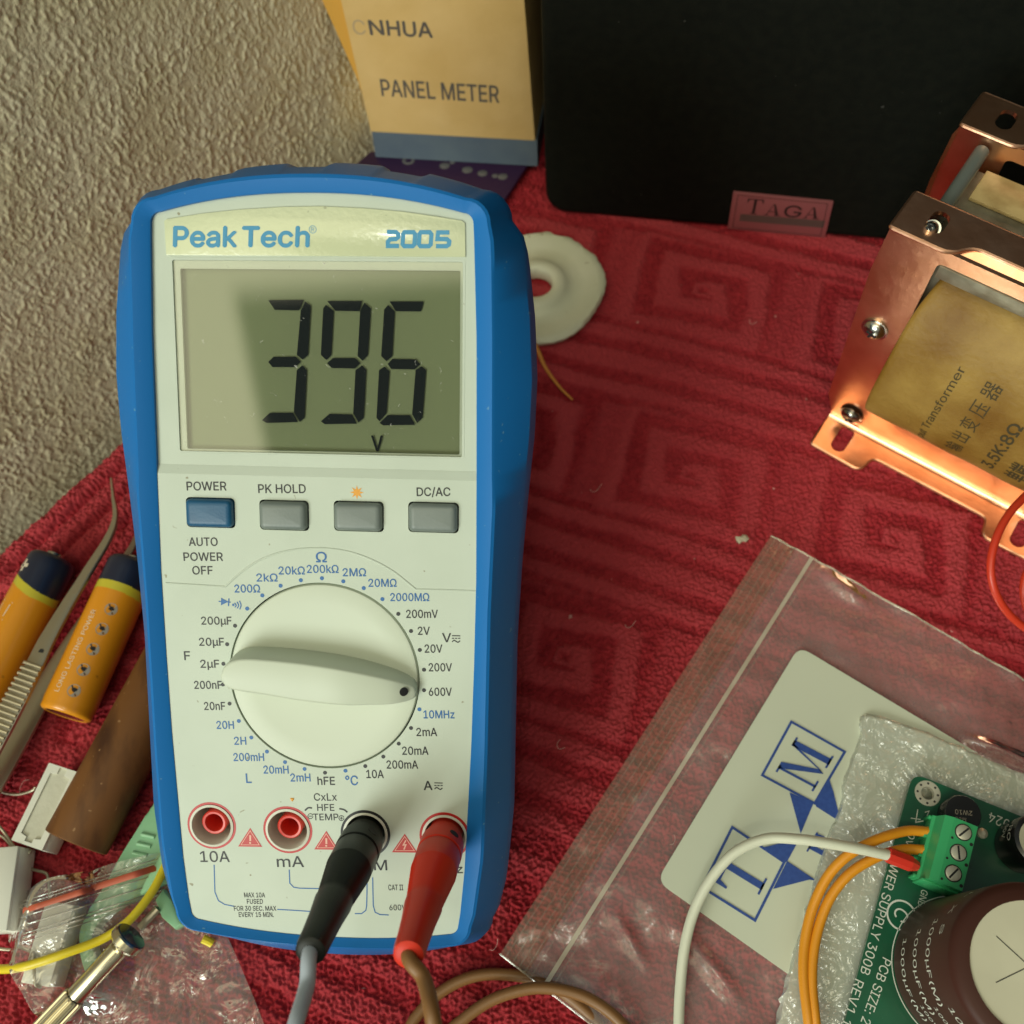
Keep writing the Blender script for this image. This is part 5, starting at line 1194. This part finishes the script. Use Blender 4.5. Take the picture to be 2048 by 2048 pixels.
A, B = at(k5(620, 738), zb + 6.2), at(k5(838, 822), zb + 4.4); dAB = (B - A) / np.linalg.norm(B - A); LA = np.linalg.norm(B - A)
fm_ = MB().use('redpl'); xA = np.cross(dAB, (0, 0, 1)); fF = Frame(A, xA, np.cross(dAB, xA))
fF.z = dAB
fm_.lathe(fF, [(1.45, -.3), (1.9, 0), (1.95, LA * .7), (1.15, LA * .96), (.7, LA)], 8, capA=True, capB=True); fm_.build('ferrule', ww, smooth=20)
# ================================================================== LEFT SIDE
def battery(A, axis, R, L, label, spin, txt):
    """A = middle of the flat end, axis towards the plus end"""
    axis = np.array([*axis, 0.]) / np.linalg.norm(axis); side = np.array([axis[1], -axis[0], 0]); up_ = np.array([0, 0, 1.])
    c_, s_ = math.cos(spin), math.sin(spin)
    fr = Frame(A, side * c_ + up_ * s_, -side * s_ + up_ * c_); fr.z = axis
    root = thing('battery', label, 'battery', loc=A, group='orange and navy round batteries')
    w_ = MB(); seg = 144; hs_ = [0, .25, .8, 1.6] + list(np.linspace(3, L - 15, 5)) + list(np.linspace(L - 14, L - 4, 50)) + [L - 1.6, L - .7, L - .1, L]
    rr_ = []
    for h in hs_:
        if h < 1.6: r = R - .9 + .9 * math.sqrt(max(0, 1 - (1 - h / 1.6) ** 2))
        elif h < 2.6: r = R - .15
        elif h > L - 1.6: r = R - .9 * ((h - (L - 1.6)) / 1.6) ** 2
        else: r = R
        rr_.append(r)
    V = [fr.p(r * math.cos(2 * math.pi * k / seg), r * math.sin(2 * math.pi * k / seg), h) for r, h in zip(rr_, hs_) for k in range(seg)]
    b0 = len(w_.v); w_.v += [tuple(map(float, p)) for p in V]
    for m in ('batorange', 'batnavy', 'batyellow'): w_.use(m)
    for i in range(len(hs_) - 1):
        for k in range(seg):
            t = 2 * math.pi * (k + .5) / seg; hm = (hs_[i] + hs_[i + 1]) / 2
            edge = L - 9.0 + (3.0 * math.cos(t - spin + 2.6) if txt == 1 else .6 * math.sin(t))
            mm = 1 if hm > edge else (2 if hm > edge - 2.5 else 0)
            w_.f.append((i * seg + k, i * seg + (k + 1) % seg, (i + 1) * seg + (k + 1) % seg, (i + 1) * seg + k)); w_.mi.append(mm)
    wo = w_.build('wrapper', root, smooth=45)
    e_ = MB().use('steel'); e_.lathe(fr, [(R - 1.7, .06), (R - 2.2, -.05), (.01, -.12)], 40); e_.use('batorange'); e_.lathe(fr, [(R - .9, 0), (R - 1.2, -.15), (R - 1.75, -.05), (R - 1.8, .1)], 48)
    e_.build('flat_terminal', root)
    t_ = MB().use('steel'); t_.lathe(fr, [(R - .9, L), (R - 2, L + .1), (2.8, L + .15), (2.6, L + 1.4), (.01, L + 1.6)], 40); t_.build('plus_terminal', root)
    pr = MB().use('white_print')
    return root, wo, fr, pr
def wrap(fr, R, spin):      # (arc from the top, mm along axis) -> surface
    return lambda a, h: fr.p(R * math.cos(math.pi / 2 - spin + a / R), R * math.sin(math.pi / 2 - spin + a / R), h)
# short one with the row of round signs
A2 = np.array([-140.3, 63.6, 7.6]); ax2 = (.232, .973)
r2, w2, f2, p2 = battery(A2, ax2, 7.2, 46.5, 'orange battery with a navy end, flat end showing, touching the meter edge', .0, 0)
wr = wrap(f2, 7.24, 0.)
put_text(p2, lambda x_, y_: wr(y_ + 1.3, 16.6 + x_), 'LONG LASTING POWER', 0, 0, 1.55, 24)
for k in range(5):
    hc = 6.0 + k * 6.0
    p2.use('greyicon'); p2.add([wr(-3.2 + 1.75 * math.cos(t), hc + 1.75 * math.sin(t)) for t in np.linspace(0, 2 * math.pi, 20, endpoint=False)], [list(range(20))])
    p2.use('ink')
    wr2 = wrap(f2, 7.27, 0.)
    p2.add([wr2(-3.2 + a, hc + b) for a, b in ((-1.1, -1.2), (-.8, -1.3), (1.2, 1.1), (.9, 1.3))], [[0, 1, 2, 3]])
    p2.add([wr2(-3.2 + .75 * math.cos(t) * (1 + .3 * math.sin(3 * t + k)), hc + .2 + .6 * math.sin(t)) for t in np.linspace(0, 2 * math.pi, 10, endpoint=False)], [list(range(10))])
    p2.use('white_print')
p2.build('lettering', w2, smooth=0)
A1 = np.array([-154.6, 109.1, 7.4]) - np.array([.265, .964, 0]) * 47.5
r1, w1, f1, p1 = battery(A1, (.265, .964), 6.9, 48.5, 'orange battery with a plus sign on its navy end, at the left edge', .0, 1)
wr1 = wrap(f1, 6.94, 0.)
P_ = [(-.55, -1.9), (.55, -1.9), (.55, -.55), (1.9, -.55), (1.9, .55), (.55, .55), (.55, 1.9), (-.55, 1.9), (-.55, .55), (-1.9, .55), (-1.9, -.55), (-.55, -.55)]
p1.add([wr1(4.0 + a, 43.0 + b) for a, b in P_], [list(range(12))])
def line(mb, wr_, a, b, w_):
    a, b = np.array(a), np.array(b); d_ = (b - a) / np.linalg.norm(b - a); n2 = np.array([-d_[1], d_[0]]) * w_ / 2
    mb.add([wr_(*p) for p in (a - n2, b - n2, b + n2, a + n2)], [[0, 1, 2, 3]])
for a, b in (((1.6, 26), (5.4, 32)), ((5.4, 26.5), (1.4, 31.5)), ((2.1, 27.2), (4.9, 27.2)), ((4.9, 27.2), (5.2, 30.8)), ((5.2, 30.8), (1.8, 30.8)), ((1.8, 30.8), (2.1, 27.2))): line(p1, wr1, (a[0] - .9, a[1]), (b[0] - .9, b[1]), .32)
put_text(p1, lambda x_, y_: wr1(y_ + 2.6, 17.5 + x_), '12/2027', 0, 0, 1.7, 11)
p1.build('lettering', w1, smooth=0)

# ------------------------------------------------------------------ tweezers
tw = thing('tweezers', 'bent tip steel tweezers with ribbed grip, lying across the batteries', 'tweezers', loc=at(b4(300, 1250), 0))
def blade(mb, cen_, wid, th_):
    """flat bar following centre points with widths; th_ thick"""
    C = smooth_path(cen_, 8); Wd = np.interp(np.linspace(0, 1, len(C)), np.linspace(0, 1, len(wid)), wid)
    T_ = np.gradient(C, axis=0); T_ /= np.linalg.norm(T_, axis=1)[:, None]; S_ = np.cross(T_, (0, 0, 1.)); S_ /= np.linalg.norm(S_, axis=1)[:, None]
    U_ = np.cross(S_, T_); V = []
    for i in range(len(C)):
        for a, b in ((-.5, .38), (-.4, .5), (.4, .5), (.5, .38), (.5, -.5), (-.5, -.5)): V.append(C[i] + S_[i] * Wd[i] * a + U_[i] * th_ * b)
    m_ = len(C)
    mb.add(V, [(i * 6 + k, i * 6 + (k + 1) % 6, (i + 1) * 6 + (k + 1) % 6, (i + 1) * 6 + k) for i in range(m_ - 1) for k in range(6)] + [list(range(6)), [(m_ - 1) * 6 + k for k in range(6)][::-1]])
    return C, S_, U_, Wd
za = 14.5
ub = MB().use('tweezer')
UC = [at(b4(718, 185), 9.5), at(b4(730, 300), 9.6), at(b4(742, 440), 9.8), at(b4(690, 580), 10.2), at(b4(560, 790), 11), at(b4(420, 1020), 12), at(b4(300, 1230), 13), at(b4(230, 1375), 13.6), at(b4(130, 1560), 14), at(b4(20, 1760), 14), at(b4(-90, 1960), 14), at(b4(-240, 2240), 12)]
C, S_, U_, Wd = blade(ub, UC, [.5, .9, 1.5, 2.2, 2.8, 3.6, 4.5, 5.0, 6.0, 6.6, 6.8, 6.4], 1.3)
up_o = ub.build('upper_arm', tw, smooth=25)
rg = MB().use('tweezer')
q0 = at(b4(215, 1385), za); q1 = at(b4(-30, 1830), za); da = (q1 - q0) / np.linalg.norm(q1 - q0); sd = np.cross(da, (0, 0, 1.))
for k in range(20):
    c = q0 + da * (k * 1.55); wv = 5.6 + .06 * k
    rg.tube([c - sd * wv / 2 + np.array([0, 0, .15]), c + sd * wv / 2 + np.array([0, 0, .15])], .55, 10)
rg.build('grip_ribs', up_o)
hb_ = MB().use('dark'); hp = at(b4(265, 1297), 13.95); hb_.lathe(Frame(hp, (1, 0, 0), (0, 1, 0)), [(.8, .0), (.75, .06), (.01, .05)], 18); hb_.build('rivet_hole', up_o)
lb_ = MB().use('tweezer')
blade(lb_, [at(b4(905, 480), 2.4), at(b4(865, 600), 2.4), at(b4(780, 745), 2.5), at(b4(640, 960), 2.6), at(b4(480, 1200), 2.8), at(b4(350, 1420), 3.1), at(b4(230, 1640), 3.6), at(b4(110, 1860), 4.3), at(b4(0, 2060), 5.2), at(b4(-150, 2330), 6.5)], [1.2, 1.8, 2.6, 3.2, 4.0, 5.4, 6.6, 7.0, 7.0, 6.6], 1.2)
lb_.build('lower_arm', tw, smooth=25)

# ------------------------------------------------------------------ brown tube
tA = np.array([-129.3, 30.0, 8.9]); tax = np.array([.33, .944, .0]); tside = np.array([.944, -.33, 0])
ft_ = Frame(tA, tside, (0, 0, 1)); ft_.z = tax
tbm = MB().use('bakelite'); tbm.lathe(ft_, [(7.6, 0), (8.3, .25), (8.4, .6), (8.4, 62), (8.2, 62.4)], 56, capB=True); 
tbm.use('tube_rim'); tbm.lathe(ft_, [(7.6, 0), (7.2, .6), (7.0, 14), (.01, 14)], 48)
to = tbm.build('brown_tube', loc=(*tA[:2], 0), smooth=40); tag(to, 'dark brown hollow tube lying half under the meter', 'tube')

# ------------------------------------------------------------------ cement resistors
def resistor(TLq, TRq, BLq, BRq, ztop, hgt, label, wires, face_trough=True):
    P = [at(q, ztop) for q in (TLq, TRq, BRq, BLq)]; o_ = (P[3] + P[2]) / 2; ya = ((P[0] + P[1]) / 2 - o_); L_ = np.linalg.norm(ya); wv = (np.linalg.norm(P[1] - P[0]) + np.linalg.norm(P[2] - P[3])) / 2
    xa = np.cross(ya, (0, 0, 1.)); fr = Frame(np.array([o_[0], o_[1], ztop - hgt]), xa, ya)
    root = thing('cement_resistor', label, 'resistor', fr, group='white cement resistors')
    m_ = MB().use('ceramic'); h2 = wv / 2
    m_.box(IDF, (-h2, 0, 0), (h2, L_, hgt - 1.2), .35)
    tr_ = round_poly([(-h2 + 1.7, 1.4), (h2 - 1.7, 1.4), (h2 - 1.6, L_ - 1.4), (-h2 + 1.6, L_ - 1.4)], .8, 4)
    tr_ = [(-1.1, .9), (1.1, .9), (1.1, 2.0), (h2 - 1.7, 2.4), (h2 - 1.7, L_ - 2.4), (1.1, L_ - 2.0), (1.1, L_ - .02), (-1.1, L_ - .02), (-1.1, L_ - 2.0), (-h2 + 1.7, L_ - 2.4), (-h2 + 1.7, 2.4), (-1.1, 2.0)]
    if face_trough:
        m_.prism(IDF, rrect(-h2 + .05, .05, h2 - .05, L_ - .0, .3), hgt - 1.25, hgt, holes=[[(x_, min(y_, L_ - .3)) for x_, y_ in tr_][::-1]])
        body = m_.build('body', root, local=True, smooth=30)
        f_ = MB().use('cement'); f_.flat(IDF, [(x_ * .99, min(y_, L_ - .3)) for x_, y_ in tr_], hgt - .5); f_.build('cement_fill', root, local=True)
    else:
        m_.box(IDF, (-h2, 0, hgt - 1.3), (h2, L_, hgt), .35); m_.build('body', root, local=True, smooth=30)
    for wpts in wires:
        w_ = MB().use('lead'); w_.tube(wirepath(wpts), .42, 10); w_.build('wire_lead', root, smooth=60)
    return root
resistor(b5(315, 250), b5(512, 300), b5(68, 742), b5(272, 815), 9.8, 8.8, 'white cement resistor with a filled trough, beside the brown tube',
         [[at(b5(180, 800), 4), at(b5(195, 815), 4.5), at(b5(150, 838), 4.5), at(b5(95, 790), 4.5), at(b5(40, 710), 4.5), at(b5(0, 660), 5), at(b5(-60, 600), 5)],
          [at(b5(230, 400), 5), at(b5(205, 425), 4.5), at(b5(120, 448), 3), at(b5(40, 440), 2.5), at(b5(-30, 415), 2.5)]])
resistor(b5(-125, 745), b5(108, 835), b5(-200, 1310), b5(22, 1368), 10.5, 9.5, 'plain white cement resistor cut by the left edge of the photo',
         [[at(b5(60, 880), 4), at(b5(100, 930), 3), at(b5(140, 880), 2.5), at(b5(152, 850), 2.5), at(b5(90, 800), 3), at(b5(30, 730), 3), at(b5(-20, 700), 3)],
          [at(b5(165, 925), 2), at(b5(230, 938), 2), at(b5(290, 955), 2.1), at(b5(312, 985), 2.2), at(b5(320, 1060), 2.2), at(b5(322, 1130), 2)]], False)
resistor(b6(420, 800), b6(740, 712), b6(212, 1532), b6(460, 1572), 9.2, 8.2, 'white cement resistor lying inside the clear bag with the red zip',
         [[at(b6(300, 1290), 9.5), at(b6(322, 1240), 10.2), at(b6(326, 1300), 10.0), at(b6(334, 1440), 10.2), at(b6(345, 1550), 9.8), at(b6(400, 1575), 8.6)],
          [at(b6(300, 1230), 5), at(b6(190, 1185), 3), at(b6(160, 1180), 2.6), at(b6(100, 1210), 2.2), at(b6(-40, 1200), 2.0)]], False)

# ------------------------------------------------------------------ mint green plastic tool
gz = 5.4
out_ = [b5(1050, 470), b5(980, 520), b5(925, 610), b5(870, 700), b5(800, 810), b5(745, 905), b5(680, 1030), b5(610, 1140), b5(545, 1240), b5(510, 1330), b5(505, 1400), b5(520, 1490), b5(545, 1580), b5(580, 1660), b5(660, 1610), b5(640, 1545), b5(608, 1470), b5(596, 1400), b5(610, 1320), b5(680, 1230), b5(800, 1150), b5(930, 1090), b5(1020, 1030), b5(1120, 960), b5(1200, 700)]
GP = smooth_path(np.c_[np.array([at(q, gz)[:2] for q in out_]), np.zeros(len(out_))], 4, True)[:, :2]
gm = MB().use('mint'); gm.prism(IDF, [tuple(p) for p in GP][::-1], 1.2, gz, .7, 2)
for k in range(3):
    a, b = at(b5(915 - 28 * k, 705 + 60 * k), gz), at(b5(1000 - 25 * k, 725 + 60 * k), gz); gm.tube([a, b], .55, 8)
go = gm.build('plastic_tool', loc=at(b5(800, 1000), 0), smooth=35); tag(go, 'mint green plastic tool with a hooked end, under the clear bag', 'plastic tool')
g2 = MB().use('mint'); g2.prism(IDF, [tuple(at(q, 4)[:2]) for q in (b5(1000, 1130), b5(1050, 1060), b5(1110, 1130), b5(1180, 1290), b5(1130, 1320), b5(1040, 1240))][::-1], .8, 4.2, .8, 2)
tag(g2.build('plastic_piece', loc=at(b5(1080, 1200), 0)), 'small mint green plastic piece in the bag beside the meter corner', 'plastic piece')

# ------------------------------------------------------------------ yellow wire
yw = MB().use('yellowwire')
yw.tube(wirepath([at(b5(-120, 1560), 6), at(b5(0, 1577), 7.5), at(b5(130, 1565), 10.5), at(b5(260, 1530), 11.6), at(b5(420, 1475), 11.6), at(b5(650, 1388), 9.5), at(b5(800, 1292), 9), at(b5(900, 1190), 8.4), at(b5(990, 1065), 7.4), at(b5(1050, 950), 6.4), at(b5(1120, 800), 5)]), 1.12, 14)
tag(yw.build('yellow_wire', loc=at(b5(400, 1480), 0)), 'yellow wire running over the bag towards the meter', 'wire')
yw2 = MB().use('yellowwire'); yw2.tube(wirepath([at(b5(1310, 1380), 4.0), at(b5(1345, 1396), 3.4), at(b5(1370, 1410), 2.8)]), 1.1, 10)
tag(yw2.build('wire_scrap', loc=at(b5(1345, 1396), 0)), 'short yellow wire scrap at the foot of the meter', 'wire')

# ------------------------------------------------------------------ thin bag with the red zip strip
zb2 = lambda s_, t_: 0
cTL, cTR, cBR, cBL = [at(q, 0) for q in (b5(72, 1110), b5(1250, 800), (560, 2110), b5(430, 1990))]
cL2 = at(b5(85, 1395), 0)
bag2 = thing('zip_bag', 'small clear plastic bag with a red zip strip, left of the meter', 'plastic bag', loc=(cTL + cBR) / 2)
def sheet_pt(s_, t_):
    L0 = cTL + (cL2 - cTL) * min(t_ / .33, 1) if t_ < .33 else cL2 + (cBL - cL2) * (t_ - .33) / .67
    R0 = cTR + (cBR - cTR) * t_
    p = L0 + (R0 - L0) * s_
    return p
def bump_h(x_, y_, items):
    h = 1.6
    for (A, B, r, hh) in items:
        d_ = B - A; tt_ = np.clip(((x_ - A[0]) * d_[0] + (y_ - A[1]) * d_[1]) / (d_[0] ** 2 + d_[1] ** 2), 0, 1)
        dist = np.hypot(x_ - A[0] - d_[0] * tt_, y_ - A[1] - d_[1] * tt_); h = np.maximum(h, hh * np.exp(-(np.clip(dist - r, 0, None) / 5.5) ** 2))
    return h
items = [(at(b6(560, 780), 9), at(b6(335, 1540), 9), 5.5, 10.6), (at(b5(980, 600), 5), at(b5(560, 1380), 5), 4, 7.2), (at(b5(560, 1400), 5), at(b5(600, 1600), 5), 3, 7.0)]
ns, ntt = 150, 130; G = np.zeros((ntt, ns, 3))
for i in range(ntt):
    for j in range(ns):
        p = sheet_pt(j / (ns - 1), i / (ntt - 1)); G[i, j] = p
X2, Y2 = G[..., 0], G[..., 1]
lim = FM.p(0, -11, -8)[1]
hh_ = bump_h(X2, Y2, items) + 1.9 * (np.abs(vnoise(X2 / 9 + 50, Y2 / 9 + 50, 71) - .5)) + .7 * np.abs(vnoise((X2 + Y2 * .4) / 4.2 + 50, (Y2 - X2 * .4) / 9 + 50, 72) - .5)
hh_ = np.where((Y2 > 9) & (X2 > -104), np.minimum(hh_, 2.0 + np.clip((-96 - X2) / 2, 0, 6)), hh_)
G[..., 2] = hh_
mb = MB().use('bag2'); mb.grid(G); mb.build('film_sheet', bag2, smooth=180)
def onsheet(q, dz):
    p = at(q, 8); h = bump_h(p[0], p[1], items); p = at(q, h + .8 + dz); return p
rsx = MB().use('redstrip')
cl = [onsheet(b5(x_, 1200 - (x_ - 150) * .325), 1.1) for x_ in range(150, 1180, 30)]
cl = [np.array([p[0], p[1], max(p[2], 3)]) for p in cl]
Cc = smooth_path(cl, 3); T_ = np.gradient(Cc, axis=0); S_ = np.cross(T_, (0, 0, 1.)); S_ /= np.linalg.norm(S_, axis=1)[:, None]
wv = np.interp(np.arange(len(Cc)), [0, 15, 45, 100], [.75, .7, .8, .9])
rsx.grid(np.array([[Cc[i] - S_[i] * wv[i], Cc[i] + np.array([0, 0, .35]), Cc[i] + S_[i] * wv[i]] for i in range(len(Cc))])); rsx.build('red_zip', bag2, smooth=180)
cz = MB().use('crease')
for off, x1_, wdt in ((-62, 1120, .16), (-40, 1100, .14), (38, 1000, .16), (95, 1050, .2), (150, 1080, .18), (175, 1080, .3), (205, 700, .14), (-20, 700, .12)):
    P = [onsheet(b5(x_, 1200 + off - (x_ - 150) * .315), .45) for x_ in range(130 + int(off * .1), x1_, 40)]
    cz.tube(smooth_path(P, 3), wdt, 5)
cz.build('zip_ridge', bag2, smooth=60)

# ------------------------------------------------------------------ precision screwdriver
sA = at(b5(290, 1960), 10.5); sB = at(b5(820, 1395), 14.5); dS = sB - sA; LS = np.linalg.norm(dS); dS /= LS
sx_ = np.cross(dS, (0, 0, 1)); fS = Frame(sA, sx_, np.cross(dS, sx_)); fS.z = dS
sd_ = thing('screwdriver', 'small brassy metal screwdriver with a knurled grip lying on the bag', 'screwdriver', loc=sA)
g_ = MB().use('brass'); Lk = LS * .36
g_.lathe(fS, [(2.25, Lk + .1), (2.4, Lk + .5), (2.4, LS - 2.6), (2.0, LS - 2.2), (2.0, LS - 1.2)], 36); g_.build('shaft', sd_, smooth=35)
kn = MB().use('brass'); seg = 72; V = []
hs_ = [-26, Lk - .5, Lk]
for h, k in ((-26, 1), (Lk - .5, 1), (Lk, .93)):
    for i in range(seg):
        r = (2.7 + (.22 if i % 4 in (0, 1) else -.12)) * k; t = 2 * math.pi * i / seg; V.append(fS.p(r * math.cos(t), r * math.sin(t), h))
kn.add(V, [(j * seg + i, j * seg + (i + 1) % seg, (j + 1) * seg + (i + 1) % seg, (j + 1) * seg + i) for j in range(2) for i in range(seg)] + [[2 * seg + i for i in range(seg)]]); kn.build('knurled_grip', sd_, smooth=20)
cpz = MB().use('brass'); cpz.lathe(fS, [(2.0, LS - 1.3), (3.8, LS - 1.2), (4.4, LS - .5), (4.4, LS + 1.1), (4.1, LS + 1.5)], 14); cpz.use('bluecap'); cpz.lathe(fS, [(4.1, LS + 1.5), (3.9, LS + 1.75), (.01, LS + 2.0)], 40); cpz.build('swivel_cap', sd_, smooth=30)
# stray twig-like lead under the bag beside the cap
lw = MB().use('lead'); lw.tube([at(b5(905, 1310), 4), at(b5(1020, 1185), 4.5)], 1.0, 10)
tag(lw.build('metal_pin', loc=at(b5(960, 1250), 0)), 'dull metal pin in the bag beside the screwdriver cap', 'pin')
